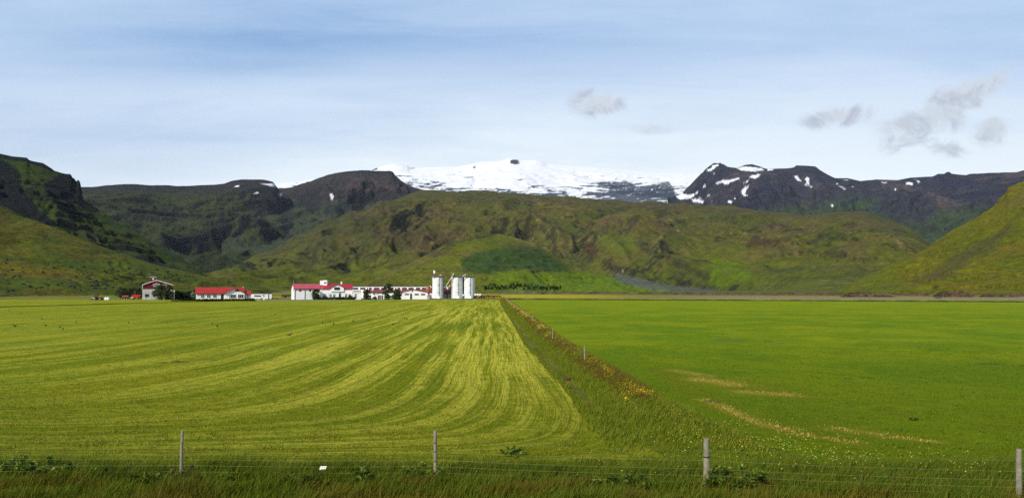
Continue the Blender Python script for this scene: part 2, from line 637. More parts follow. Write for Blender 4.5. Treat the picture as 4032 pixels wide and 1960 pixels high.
def col_near_left(s):
    c = np.ones(s.x.shape + (3,)) * C(.075, .130, .008)
    c = blend(c, C(.125, .140, .010), sm(n2d(s, 1 / 120, 3), -.2, .4))
    c = blend(c, C(.105, .085, .012), sm(n2d(s, 1 / 60, 8, 6), .1, .6) * .6)
    c = blend(c, C(.050, .100, .010), sm(n2d(s, 1 / 90, 21), .0, .5) * .7)
    c = blend(c, ROCK, sm(s.steep, .24, .42) * .8)
    c = blend(c, C(.02, .03, .008), sm(n2d(s, 1 / 9, 33, 3, 3.0), .42, .55) * .75)
    c = blend(c, C(.02, .03, .008), cracks(s, 1 / 22., 3, 2.2, .93, .99) * .7)
    return c * C(.76, .60, .5)


def col_left(s):
    c = np.ones(s.x.shape + (3,)) * C(.050, .085, .010)
    c = blend(c, C(.085, .095, .016), sm(n2d(s, 1 / 160, 5), -.1, .5) * .7)
    c = blend(c, ROCK * .55, sm(s.steep + n2d(s, 1 / 40, 9, 5) * .12, .34, .50) * .9)
    rk = n2d(s, 1 / 60, 14, 6)
    for poly in ([(-60, 380), (0, 402), (20, 411), (46, 430), (50, 465), (76, 497), (100, 530), (150, 565), (120, 575), (60, 545), (0, 518), (-60, 500)],
                 [(108, 470), (125, 455), (150, 440), (163, 438), (180, 440), (192, 452), (204, 470), (214, 508), (190, 512), (160, 505), (130, 500), (112, 485)],
                 [(-60, 380), (0, 384), (68, 396), (110, 411), (165, 437), (150, 440), (100, 418), (60, 408), (0, 398), (-60, 392)]):
        c = blend(c, C(.012, .014, .017), inpoly(s.vx + rk * 9, s.vy + rk * 7, poly, 3) * .93)  # dark basalt cliffs; shade of the turned-away face is put into the colour
    band = sm(s.vy - (470 + (s.vx - 100) * .62), -25, 10) * (1 - sm(s.vy - (500 + (s.vx - 100) * .62), 0, 40))
    c = blend(c, C(.016, .022, .016), band * sm(rk, -.05, .25) * .85)
    c = blend(c, C(.11, .12, .04), inpoly(s.vx + rk * 4, s.vy + rk * 4, [(140, 540), (160, 540), (230, 592), (300, 632), (285, 633), (215, 600)], 4) * .35)
    c = blend(c, C(.012, .018, .010), cracks(s, 1 / 45., 7, 1.6) * .8)
    return c * C(.46, .46, .55)  # whole hill darkened: cloud shade lying over it is painted into its colour


def col_right(s):
    c = np.ones(s.x.shape + (3,)) * C(.140, .150, .007)
    c = blend(c, C(.095, .125, .008), sm(n2d(s, 1 / 110, 3), -.1, .45) * .8)
    c = blend(c, C(.170, .120, .020), sm(n2d(s, 1 / 50, 18, 6), .0, .6) * .6)
    scr = [(2560, 545), (2530, 575), (2480, 600), (2400, 640), (2330, 690), (2290, 715), (2330, 712), (2400, 690), (2450, 650), (2500, 630), (2530, 590)]
    rk = n2d(s, 1 / 40, 14, 6)
    c = blend(c, C(.070, .060, .035), inpoly(s.vx + rk * 9, s.vy + rk * 7, scr, 12) * .55)
    c = blend(c, C(.055, .048, .030), sm(s.steep + rk * .10, .40, .54) * .8)
    c = blend(c, C(.03, .035, .010), sm(n2d(s, 1 / 8, 33, 3, 2.0), .46, .58) * .6)
    c = blend(c, C(.12, .10, .05), inpoly(s.vx, s.vy, [(2510, 520), (2640, 420), (2640, 500), (2560, 520)], 20) * .4)
    c = blend(c, C(.03, .028, .012), cracks(s, 1 / 26., 17, 2.0, .93, .99) * .8)
    foot = 1 - sm(s.vx, 2120, 2380)
    c = blend(c, C(.10, .15, .012), foot * .55)
    return c * C(.74, .68, .6)


def col_central(s):
    nn = n2d(s, 1 / 350, 3)
    n3 = n2d(s, 1 / 90, 12, 6)
    low = sm(s.vy, 560, 720)
    c = np.ones(s.x.shape + (3,)) * C(.095, .105, .022)
    c = blend(c, C(.105, .145, .010), low * .85)
    c = blend(c, C(.130, .115, .040), sm(nn + n3 * .4, .0, .5) * .75 * (1 - low * .6))
    c = blend(c, C(.055, .085, .018), sm(n2d(s, 1 / 260, 31), .0, .45) * .7)
    c = blend(c, C(.100, .075, .050), sm(n2d(s, 1 / 200, 47, 6), .10, .5) * .55 * (1 - low * .7))
    c = blend(c, ROCK * .8, sm(s.steep + n3 * .10, .28, .48) * .62)
    cr = n2d(s, 1 / 55, 55, 6, 1.8) + (.62 - s.rid) * .9
    c = blend(c, C(.022, .024, .022), sm(cr, .42, .66) * .75)
    # mapped features
    rk = n2d(s, 1 / 60, 71, 6)
    a, b = s.vx + rk * 7, s.vy + rk * 5
    c = blend(c, C(.080, .055, .035), inpoly(a, b, [(930, 580), (1010, 570), (1130, 585), (1240, 590), (1190, 620), (1080, 640), (960, 615)], 10) * .6)
    c = blend(c, C(.10, .17, .008), inpoly(a, b, [(1792, 646), (1864, 652), (1905, 706), (1830, 722), (1780, 716)], 4) * .8)
    c = blend(c, C(.09, .16, .01), inpoly(a, b, [(1510, 590), (1590, 590), (1600, 625), (1560, 645), (1520, 625)], 8) * .5)
    c = blend(c, C(.060, .035, .025), inpoly(a, b, [(1465, 608), (1500, 620), (1495, 645), (1465, 635)], 5) * .7)
    c = blend(c, C(.060, .035, .025), inpoly(a, b, [(1870, 600), (1960, 598), (1960, 612), (1880, 620)], 4) * .6)
    for q in ([(1630, 510), (1665, 520), (1690, 545), (1720, 565), (1680, 575), (1650, 545)], [(1610, 600), (1660, 600), (1690, 620), (1650, 645), (1615, 630)],
              [(690, 560), (730, 540), (740, 590), (715, 620), (690, 600)], [(1540, 672), (1605, 672), (1625, 690), (1590, 697), (1545, 690)]):
        c = blend(c, C(.020, .028, .022), inpoly(a, b, q, 6) * sm(rk, -.20, .25) * .75)
    c = blend(c, C(.105, .128, .125), inpoly(a * 1.0, s.vy + rk * 2, [(1525, 681), (1600, 698), (1700, 720), (1812, 730), (1750, 736), (1640, 725), (1570, 706)], 3) * .85)
    c = blend(c, C(.12, .17, .03), inpoly(a, s.vy + rk * 3, [(1900, 712), (2100, 705), (2180, 690), (2110, 728), (1990, 735), (1880, 733)], 5) * .6 * sm(np.sin(s.vy * 1.9 + rk * 3), -.6, .6))
    wh = np.zeros_like(s.x)
    for p, q in (((1660, 627), (1658, 633)), ((1706, 579), (1707, 581.5)), ((1567, 680), (1568, 685))):
        wh = np.maximum(wh, inpoly(s.vx, s.vy, [(p[0] - 1, p[1]), (p[0] + 1.2, p[1]), (q[0] + 1.5, q[1]), (q[0] - 1.2, q[1])], .8))
    c = blend(c, C(.5, .5, .48), wh)
    c = blend(c, C(.018, .020, .020), cracks(s, 1 / 75., 27, 1.8) * .85)
    c = blend(c, C(.020, .022, .020), cracks(s, 1 / 28., 29, 2.0, .93, .99) * .7)
    for q in ([(745, 640), (800, 628), (870, 632), (930, 640), (985, 632), (960, 650), (880, 655), (800, 660), (750, 668)], [(830, 660), (900, 668), (960, 660), (940, 680), (860, 690), (820, 680)],
              [(900, 508), (940, 500), (960, 512), (930, 530), (895, 535)], [(1660, 515), (1680, 512), (1690, 530), (1665, 535)], [(1900, 560), (1960, 562), (1990, 575), (1930, 578)], [(2050, 585), (2120, 590), (2130, 605), (2060, 598)]):
        c = blend(c, C(.018, .020, .020), inpoly(a, b, q, 6) * sm(n2d(s, 1 / 26, 91, 5, 1.6), -.10, .25) * .70)
    c = blend(c, C(.26, .22, .10), sm(ridged(s.x / 70. + n3, s.y / 110., 4, .55), .74, .92) * sm(n2d(s, 1 / 300, 77), -.2, .3) * (1 - low * .5) * .6)
    up = (1 - sm(s.vx, 850, 1150)) * (1 - sm(s.vy, 560, 700))
    c = blend(c, C(.048, .060, .026), up * .60)
    top = 1 - sm(s.vy - np.interp(s.vx, [1050, 1235, 1500, 1850, 2000], [478, 480, 497, 518, 538]), 4, 34)
    c = blend(c, C(.070, .078, .036), top * .5)
    return c * C(.74, .65, .56)


def col_knoll(s):
    n3 = n2d(s, 1 / 50, 12, 6)
    c = np.ones(s.x.shape + (3,)) * C(.105, .125, .012)
    c = blend(c, C(.115, .100, .030), sm(n2d(s, 1 / 120, 3) + n3 * .3, -.05, .4) * .7)
    c = blend(c, C(.105, .175, .006), sm(s.vx, 1190, 1290) * sm(s.vy, 676, 694) * .95)
    a, b = s.vx + n3 * 7, s.vy + n3 * 5
    dk = inpoly(a, b, [(1160, 662), (1185, 640), (1225, 626), (1270, 618), (1320, 618), (1364, 630), (1400, 655), (1440, 684), (1348, 679), (1284, 677), (1235, 687), (1187, 685), (1165, 676)], 5)
    c = blend(c, C(.030, .070, .018), dk * .88)
    c = blend(c, C(.07, .10, .012), inpoly(a, b, [(1200, 600), (1330, 612), (1380, 625), (1330, 635), (1240, 622)], 5) * .6)
    c = blend(c, ROCK * .8, sm(s.steep + n3 * .10, .22, .38) * .8)
    crag = inpoly(a, b, [(1060, 640), (1120, 605), (1190, 588), (1250, 586), (1245, 596), (1180, 606), (1140, 622), (1100, 650)], 4)
    c = blend(c, C(.030, .030, .026), crag * sm(n2d(s, 1 / 14, 5, 4, 2), -.2, .1) * .8)
    crag = inpoly(a, b, [(1290, 618), (1340, 620), (1370, 630), (1330, 636), (1290, 630)], 3)
    c = blend(c, C(.030, .030, .026), crag * sm(n2d(s, 1 / 14, 5, 4, 2), -.1, .2) * .8)
    c = blend(c, C(.095, .115, .110), inpoly(a, s.vy + n3 * 2, [(1520, 682), (1600, 699), (1700, 720), (1812, 729), (1760, 738), (1640, 730), (1560, 712)], 4) * .8)
    road = inpoly(s.vx, s.vy, [(1251, 588), (1300, 600), (1348, 614), (1352, 618), (1300, 603)], 1.2)
    c = blend(c, C(.20, .17, .12), road * .7)
    c = blend(c, C(.03, .035, .010), sm(n2d(s, 1 / 7, 33, 3, 2.0), .46, .60) * .7)
    return c * C(.86, .80, .7)


def col_backleft(s):
    n3 = n2d(s, 1 / 130, 12, 6)
    hi = 1 - sm(s.vy, 468, 500)
    c = np.ones(s.x.shape + (3,)) * C(.060, .085, .022)
    c = blend(c, C(.085, .105, .030), sm(n2d(s, 1 / 400, 3), -.1, .5) * .7)
    c = blend(c, C(.045, .043, .042), np.clip(hi + sm(s.vx, 590, 680) * (1 - sm(s.vy, 530, 570)), 0, 1) * .8)
    c = blend(c, C(.022, .026, .030), sm(s.steep + n3 * .14, .24, .42) * .85)
    c = blend(c, C(.020, .026, .026), inpoly(s.vx + n3 * 14, s.vy + n3 * 9, [(520, 570), (560, 535), (585, 560), (560, 600), (470, 620), (420, 615), (440, 600)], 8) * .7)
    c = blend(c, C(.016, .020, .024), cracks(s, 1 / 150., 7, 1.5) * .8)
    c = blend(c, C(.014, .018, .022), inpoly(s.vx + n3 * 10, s.vy + n3 * 8, [(652, 560), (665, 545), (700, 540), (722, 550), (715, 580), (700, 600), (690, 640), (660, 650), (650, 620), (680, 590)], 10) * sm(n3, -.3, .2) * .6)
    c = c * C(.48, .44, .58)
    sn = inpoly(s.vx + n3 * 5, s.vy + n3 * 2, [(655, 462), (700, 462), (760, 456), (770, 462), (720, 468), (690, 470)], 1.5)
    for ex, ey in ((596, 468), (645, 485), (704, 490)):
        sn = np.maximum(sn, inpoly(s.vx + n3 * 3, s.vy, [(ex - 6, ey + 2), (ex, ey - 2), (ex + 6, ey - 1), (ex + 2, ey + 2.5)], .8))
    c = blend(c, C(.80, .82, .84), sn)
    return c


def col_brown(s):
    n3 = n2d(s, 1 / 150, 12, 6)
    c = np.ones(s.x.shape + (3,)) * C(.048, .040, .034)
    c = blend(c, C(.080, .054, .044), inpoly(s.vx + n3 * 10, s.vy + n3 * 8, [(900, 450), (960, 450), (1020, 470), (1040, 482), (960, 485), (880, 480), (800, 510), (780, 515), (860, 470)], 9) * .85)
    c = blend(c, C(.058, .078, .030), sm(s.vy + n3 * 14, 488, 530) * .8)
    c = blend(c, C(.018, .022, .026), inpoly(s.vx + n3 * 8, s.vy + n3 * 6, [(700, 500), (725, 505), (740, 545), (730, 585), (760, 610), (740, 640), (715, 600), (705, 550)], 8) * .7)
    c = blend(c, C(.020, .024, .026), inpoly(s.vx + n3 * 8, s.vy + n3 * 6, [(840, 515), (900, 498), (960, 498), (950, 508), (900, 515), (850, 540)], 6) * .6)
    c = blend(c, C(.022, .024, .028), sm(s.steep + n3 * .14, .24, .42) * .8)
    c = blend(c, C(.020, .022, .026), sm(438 - s.vy + n3 * 3, 0, 5) * .6)
    c = blend(c, C(.016, .018, .024), cracks(s, 1 / 170., 7, 1.5) * .7)
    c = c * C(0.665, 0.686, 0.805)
    sn = inpoly(s.vx + n3 * 3, s.vy + n3 * 2, [(828, 488), (836, 487), (838, 494), (832, 498), (829, 496)], .8)
    sn = np.maximum(sn, inpoly(s.vx + n3 * 3, s.vy, [(695, 490), (712, 485), (708, 491), (700, 493)], .8))
    c = blend(c, C(.80, .82, .84), sn)
    return c


def col_rocky(s):
    n3 = n2d(s, 1 / 160, 12, 6)
    c = np.ones(s.x.shape + (3,)) * C(.050, .045, .046)
    c = blend(c, C(.125, .085, .068), sm(n2d(s, 1 / 420, 3) + n3 * .3, .0, .45) * .8)
    c = blend(c, C(.034, .038, .052), sm(n2d(s, 1 / 330, 63) + n3 * .3, .0, .4) * .8)
    gl = sm(s.vy + n3 * 14, np.interp(s.vx, [1700, 1950, 2150, 2400, 2600], [540, 505, 470, 500, 500]), np.interp(s.vx, [1700, 1950, 2150, 2400, 2600], [565, 545, 520, 545, 545]))
    c = blend(c, C(.060, .080, .026), gl * .9)
    c = blend(c, C(.050, .090, .020), inpoly(s.vx + n3 * 8, s.vy + n3 * 8, [(2090, 515), (2160, 510), (2200, 535), (2120, 540)], 9) * .7)
    c = blend(c, C(.045, .043, .045), inpoly(s.vx + n3 * 14, s.vy + n3 * 9, [(2230, 490), (2330, 490), (2360, 520), (2330, 560), (2250, 560), (2200, 530)], 12) * .8)
    c = blend(c, C(.028, .030, .036), sm(s.steep + n3 * .14, .26, .45) * .75)
    c = blend(c, C(.016, .018, .024), cracks(s, 1 / 190., 7, 1.5) * .7)
    c = blend(c, C(.10, .07, .06), cracks(s, 1 / 260., 37, .8, .86, .97) * .5)
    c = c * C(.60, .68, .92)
    z6 = lambda L: [(1405.6 + .3164 * a, 370.6 + .3164 * b) for a, b in L]
    z7 = lambda L: [(1980.6 + .3164 * a, 370.6 + .3164 * b) for a, b in L]
    sn = np.zeros_like(s.x)
    ew = fbm(s.vx / 7, s.vy / 4, 4)
    n3 = n3 * .6 + ew * 1.3
    for P_ in ([(1180, 185), (1225, 145), (1270, 130), (1270, 145), (1230, 178), (1190, 190)], [(1410, 165), (1480, 150), (1620, 165), (1630, 190), (1560, 195), (1450, 185)],
               [(1235, 290), (1300, 255), (1320, 265), (1440, 240), (1430, 255), (1370, 280), (1325, 298), (1300, 280), (1245, 293)],
               [(1515, 240), (1540, 220), (1600, 210), (1605, 220), (1570, 250), (1530, 245)], [(1455, 370), (1450, 335), (1480, 310), (1500, 310), (1490, 345), (1475, 370), (1495, 380), (1480, 395)],
               [(1380, 402), (1413, 400), (1400, 415), (1388, 414)], [(1140, 325), (1160, 300), (1190, 292), (1175, 308)], [(1170, 398), (1190, 370), (1205, 375), (1185, 395)],
               [(1875, 225), (1895, 225), (1930, 270), (1910, 272), (1880, 250)], [(1965, 235), (1985, 240), (1990, 300), (2040, 325), (2000, 318), (1970, 280)],
               [(1950, 290), (1975, 290), (1985, 310), (1965, 308)], [(1450, 280), (1510, 262), (1500, 272), (1465, 283)], [(1655, 170), (1720, 170), (1700, 185), (1660, 188)],
               [(2160, 458), (2175, 452), (2188, 460), (2178, 472), (2164, 470)], [(900, 260), (960, 245), (1040, 230), (1120, 210), (1100, 240), (1000, 290), (940, 300), (900, 290)],
               [(900, 300), (950, 330), (960, 360), (1040, 380), (1110, 350), (1100, 370), (1040, 410), (970, 415), (930, 400), (915, 350)], [(1060, 412), (1110, 405), (1155, 430), (1140, 445), (1060, 430)],
               [(1220, 205), (1235, 200), (1232, 212), (1222, 212)], [(1340, 430), (1365, 425), (1370, 438), (1350, 438)], [(1205, 415), (1222, 412), (1220, 430), (1208, 430)]):
        sn = np.maximum(sn, inpoly(s.vx + n3 * 2.5, s.vy + n3 * 1.5, [(u_, v_) for u_, v_ in z6(P_)], .8, .55))
    for P_ in ([(940, 278), (970, 275), (1005, 288), (1000, 300), (950, 300)], [(1010, 252), (1045, 262), (1055, 280), (1035, 290), (1030, 270)], [(745, 275), (800, 275), (790, 285), (760, 288)],
               [(845, 330), (870, 333), (865, 342), (848, 340)], [(440, 255), (490, 260), (480, 268), (445, 262)], [(390, 282), (405, 285), (402, 300), (392, 295)], [(415, 308), (470, 328), (465, 336), (420, 318)], [(505, 308), (530, 312), (525, 320)]):
        sn = np.maximum(sn, inpoly(s.vx + n3 * 2.5, s.vy + n3 * 1.5, z7(P_), .8, .55))
    c = blend(c, C(.80, .82, .85), sn)
    return c


def col_glacier(s):
    c = np.ones(s.x.shape + (3,)) * C(.74, .76, .78)
    q = s.vy + .06 * (s.vx - 1300) * np.sign(s.vx - 1300) * .25
    n3 = fbm(s.vx / 34 + 3, q / 4.2 + 1, 5, .55)
    n4 = fbm(s.vx / 95 + 9, q / 11.0 + 5, 4, .55)
    n5 = fbm(s.vx / 6., s.vy / 2.0, 4, .6)
    c = blend(c, C(.62, .62, .58), sm(n3, .22, .5) * .5)
    lowline = np.interp(s.vx, [600, 1000, 1060, 1150, 1250, 1350, 1450, 1550, 1650, 1760, 1850], [470, 452, 460, 468, 474, 474, 470, 462, 464, 478, 490])
    t = s.vy - lowline
    DK = C(.030, .040, .060)
    c = blend(c, DK, sm(n3 * .75 + n4 * .55 + n5 * .12 + np.clip(t, -30, 30) * .022, .20, .34) * .94)
    c = blend(c, DK, sm(n3 * .8 + n4 * .6 + np.clip(t + 25, -20, 25) * .008, .60, .74) * .85)
    r = n3 * 4 + n5 * 2
    blk = inpoly(s.vx + r, s.vy + r * .6, [(1530, 466), (1545, 459), (1572, 454), (1590, 460), (1602, 470), (1640, 464), (1684, 457), (1696, 478), (1704, 497), (1650, 498), (1560, 488), (1530, 480)], 2)
    blk = np.maximum(blk, inpoly(s.vx + r, s.vy + r * .6, [(1505, 458), (1545, 455), (1580, 462), (1590, 474), (1540, 476), (1500, 470)], 2))
    c = blend(c, DK, blk * sm(n5, -.75, -.25) * .93)
    for P_ in ([(1284, 404), (1290, 401), (1304, 402), (1306, 412), (1296, 414), (1284, 411)], [(934, 426), (948, 420), (950, 427), (936, 430)], [(1190, 420), (1196, 418), (1195, 423), (1190, 423)]):
        c = blend(c, C(.05, .05, .055), inpoly(s.vx + r * .3, s.vy + r * .2, P_, 1))
    return c


TM_far = terrain_mat('far_mountain_rock', 1 / 60., 22.0, .38)
TM_ice = terrain_mat('ice_and_snow', 1 / 90., 6.0, .07, .7)
TM_mid = terrain_mat('hill_grass_and_rock', 1 / 22., 4.5, .36)
TM_near = terrain_mat('slope_grass', 1 / 7., 1.7, .45)

glacier = Layer('glacier', [(560, 472), (640, 468), (690, 462), (760, 455.5), (830, 443), (935, 428.6), (946, 423), (958, 420), (978, 414), (993.6, 412.5), (1010, 413), (1026, 417), (1031, 421.5), (1090, 421), (1155, 419),
                            (1187, 412.5), (1213, 407), (1251, 405.4), (1268, 402.8), (1275, 400), (1283, 398.6), (1300, 400.5), (1309, 402.8), (1338, 403.8), (1348, 402.8), (1361, 405.4), (1377, 411.5),
                            (1393, 413.4), (1413, 415.7), (1469, 419.4), (1500, 421.2), (1595, 430.7), (1643, 435.4), (1690, 436.4), (1763, 436), (1850, 437), (1900, 442)],
                5200, 9200, g=.8, amp=.0040, freq=1 / 620., crestamp=.0, foot=[(500, 540), (2000, 560)], rows=170, seed=4, stretch=(1, .7), color=col_glacier, mat=TM_ice, back=.3)
brown = Layer('mountain', [(560, 540), (600, 500), (640, 482), (690, 474), (715, 472), (732, 470.5), (751.7, 464), (793, 451), (826, 440), (868, 433), (909.8, 428), (938.8, 428.8), (962, 428.2), (980.7, 428.6), (988.8, 431.8), (993.6, 440),
                              (1009.7, 454.4), (1025.9, 465.7), (1058, 477), (1110, 492), (1180, 510)],
              2600, 5200, g=.85, amp=.026, freq=1 / 600., crestamp=.06, foot=[(500, 640), (1200, 600)], rows=200, seed=2, stretch=(1, .5), rot=.3, terrace=.25, th=60, color=col_brown, mat=TM_far, extra=folds(1 / 600., 1 / 1100., .026, 2.4))
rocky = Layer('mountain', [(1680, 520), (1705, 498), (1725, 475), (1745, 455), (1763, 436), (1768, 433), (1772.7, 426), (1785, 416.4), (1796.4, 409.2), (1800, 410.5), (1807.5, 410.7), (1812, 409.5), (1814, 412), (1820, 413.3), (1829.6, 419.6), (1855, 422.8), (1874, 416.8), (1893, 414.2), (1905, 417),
                              (1918, 420.6), (1924.6, 422.8), (1975, 422.8), (1997, 420.6), (2002, 415.8), (2022, 417.1), (2051, 418.7), (2063.8, 429.1), (2082.8, 440.2), (2100.8, 449), (2132, 449.7),
                              (2164, 456), (2202, 451.2), (2259, 452.8), (2290, 446.5), (2347, 444), (2360, 437.6), (2376, 436.4), (2381, 432), (2388, 431.3), (2395, 436.4), (2430, 439.5), (2439, 436.4), (2487, 433.8), (2556, 431.3), (2580, 425), (2700, 420), (2800, 415)],
              [(1700, 3300), (2100, 2600), (2576, 2000)], [(1700, 6800), (2100, 5600), (2800, 4200)], g=.85, amp=.036, freq=1 / 800., crestamp=.05, foot=[(1600, 600), (1900, 600), (2250, 690), (2700, 730)], rows=230, seed=9,
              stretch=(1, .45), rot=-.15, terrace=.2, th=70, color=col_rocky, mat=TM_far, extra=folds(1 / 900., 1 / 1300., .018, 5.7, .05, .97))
backleft = Layer('mountain', [(120, 470), (190, 468), (205.7, 467), (240, 466), (269, 464.9), (316, 463), (345, 464), (380, 466.2), (410, 466), (443, 468), (519, 464.9), (545, 464), (563, 462.4), (585, 455.4), (606, 453), (633, 452.2), (664, 452), (686.7, 457.6),
                                 (700, 474), (708, 496), (716, 520), (724, 552), (736, 590), (752, 620), (800, 660)],
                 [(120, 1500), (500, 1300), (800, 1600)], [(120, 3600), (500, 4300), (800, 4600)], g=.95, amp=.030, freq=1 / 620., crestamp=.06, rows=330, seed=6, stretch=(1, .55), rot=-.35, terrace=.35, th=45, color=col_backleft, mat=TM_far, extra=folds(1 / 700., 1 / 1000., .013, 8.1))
central = Layer('hill', [(470, 712), (500, 702), (530, 691), (565, 676), (600, 664), (640, 640), (690, 622), (735, 596), (780, 580), (815, 560), (850, 550), (880, 532), (920, 524), (960, 506), (1000, 497), (1058, 479), (1122, 482), (1235, 480), (1330, 487), (1400, 493), (1500, 497), (1627, 506.6),
                            (1700, 511), (1770, 514.6), (1848, 518), (1943, 532), (2010, 538), (2080, 536), (2170, 530), (2249, 557), (2290, 575), (2322, 600), (2380, 640), (2440, 680)],
                [(470, 1000), (1200, 1050), (1700, 900), (2400, 620)], [(470, 1900), (1058, 3400), (1700, 3300), (2440, 2000)], g=.92, amp=.022, freq=1 / 430., crestamp=.16, rows=440, seed=3, stretch=(1, .5), rot=.1,
                terrace=.30, th=22, color=col_central, mat=TM_mid, warp=.8, extra=folds(1 / 520., 1 / 900., .030, 3.3))
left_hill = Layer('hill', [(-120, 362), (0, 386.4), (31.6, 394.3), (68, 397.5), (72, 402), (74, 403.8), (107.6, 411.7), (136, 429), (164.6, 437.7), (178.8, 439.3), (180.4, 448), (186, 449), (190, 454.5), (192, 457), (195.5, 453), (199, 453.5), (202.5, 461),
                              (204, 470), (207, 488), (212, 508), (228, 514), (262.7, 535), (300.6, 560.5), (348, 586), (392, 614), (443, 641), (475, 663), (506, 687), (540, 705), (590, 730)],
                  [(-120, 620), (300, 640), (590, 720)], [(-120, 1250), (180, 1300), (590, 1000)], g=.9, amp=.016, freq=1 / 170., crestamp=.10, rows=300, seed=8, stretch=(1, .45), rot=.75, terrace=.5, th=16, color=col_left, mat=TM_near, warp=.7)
knoll = Layer('hill', [(780, 748), (840, 740), (950, 702), (1040, 658), (1100, 622), (1150, 600), (1200, 590), (1252, 587), (1300, 598), (1348, 612), (1390, 640), (1430, 668), (1500, 690), (1560, 702), (1640, 718), (1720, 732), (1800, 744)],
              [(780, 620), (1300, 600), (1800, 640)], [(780, 900), (1252, 1150), (1800, 800)], g=1.0, amp=.009, freq=1 / 130., crestamp=.3, rows=260, seed=12, stretch=(1, .5), terrace=.3, th=9, color=col_knoll, mat=TM_near)
near_left = Layer('hill', [(-120, 470), (0, 519), (63, 548), (142, 573), (221, 605), (316, 643), (392, 668), (450, 681), (506, 692), (570, 704), (633, 716), (703, 731), (770, 744)],
                  [(-120, 330), (360, 370), (770, 560)], [(-120, 760), (500, 760), (770, 800)], g=1.15, amp=.010, freq=1 / 95., crestamp=.3, rows=300, seed=1, stretch=(1, .5), rot=.5, terrace=.25, th=5, color=col_near_left, mat=TM_near)
right_hill = Layer('hill', [(2080, 744), (2107, 733), (2139, 712), (2196, 688.5), (2227, 671), (2271.7, 649), (2322, 627), (2360, 603), (2404.6, 573), (2439, 557), (2499.5, 514.5), (2515, 497), (2528, 484.5), (2537, 470), (2560, 462), (2576, 457), (2640, 435), (2720, 405)],
                   [(2080, 480), (2400, 400), (2720, 370)], [(2080, 800), (2500, 950), (2720, 1000)], g=1.05, amp=.013, freq=1 / 110., crestamp=.25, rows=330, seed=15, stretch=(1, .4), rot=-.45, terrace=.35, th=8, color=col_right, mat=TM_near)
# ------------------------------------------------------------------ the plain
def strip_c(y):
    """centre line of the weedy ridge between the two fields"""
    return np.interp(y, [0, 16, 22, 30, 44, 62, 96, 200, 304, 330], [9.5, 8.2, 6.4, 5.0, 4.3, 3.35, 2.45, -.55, -3.25, -4.0])


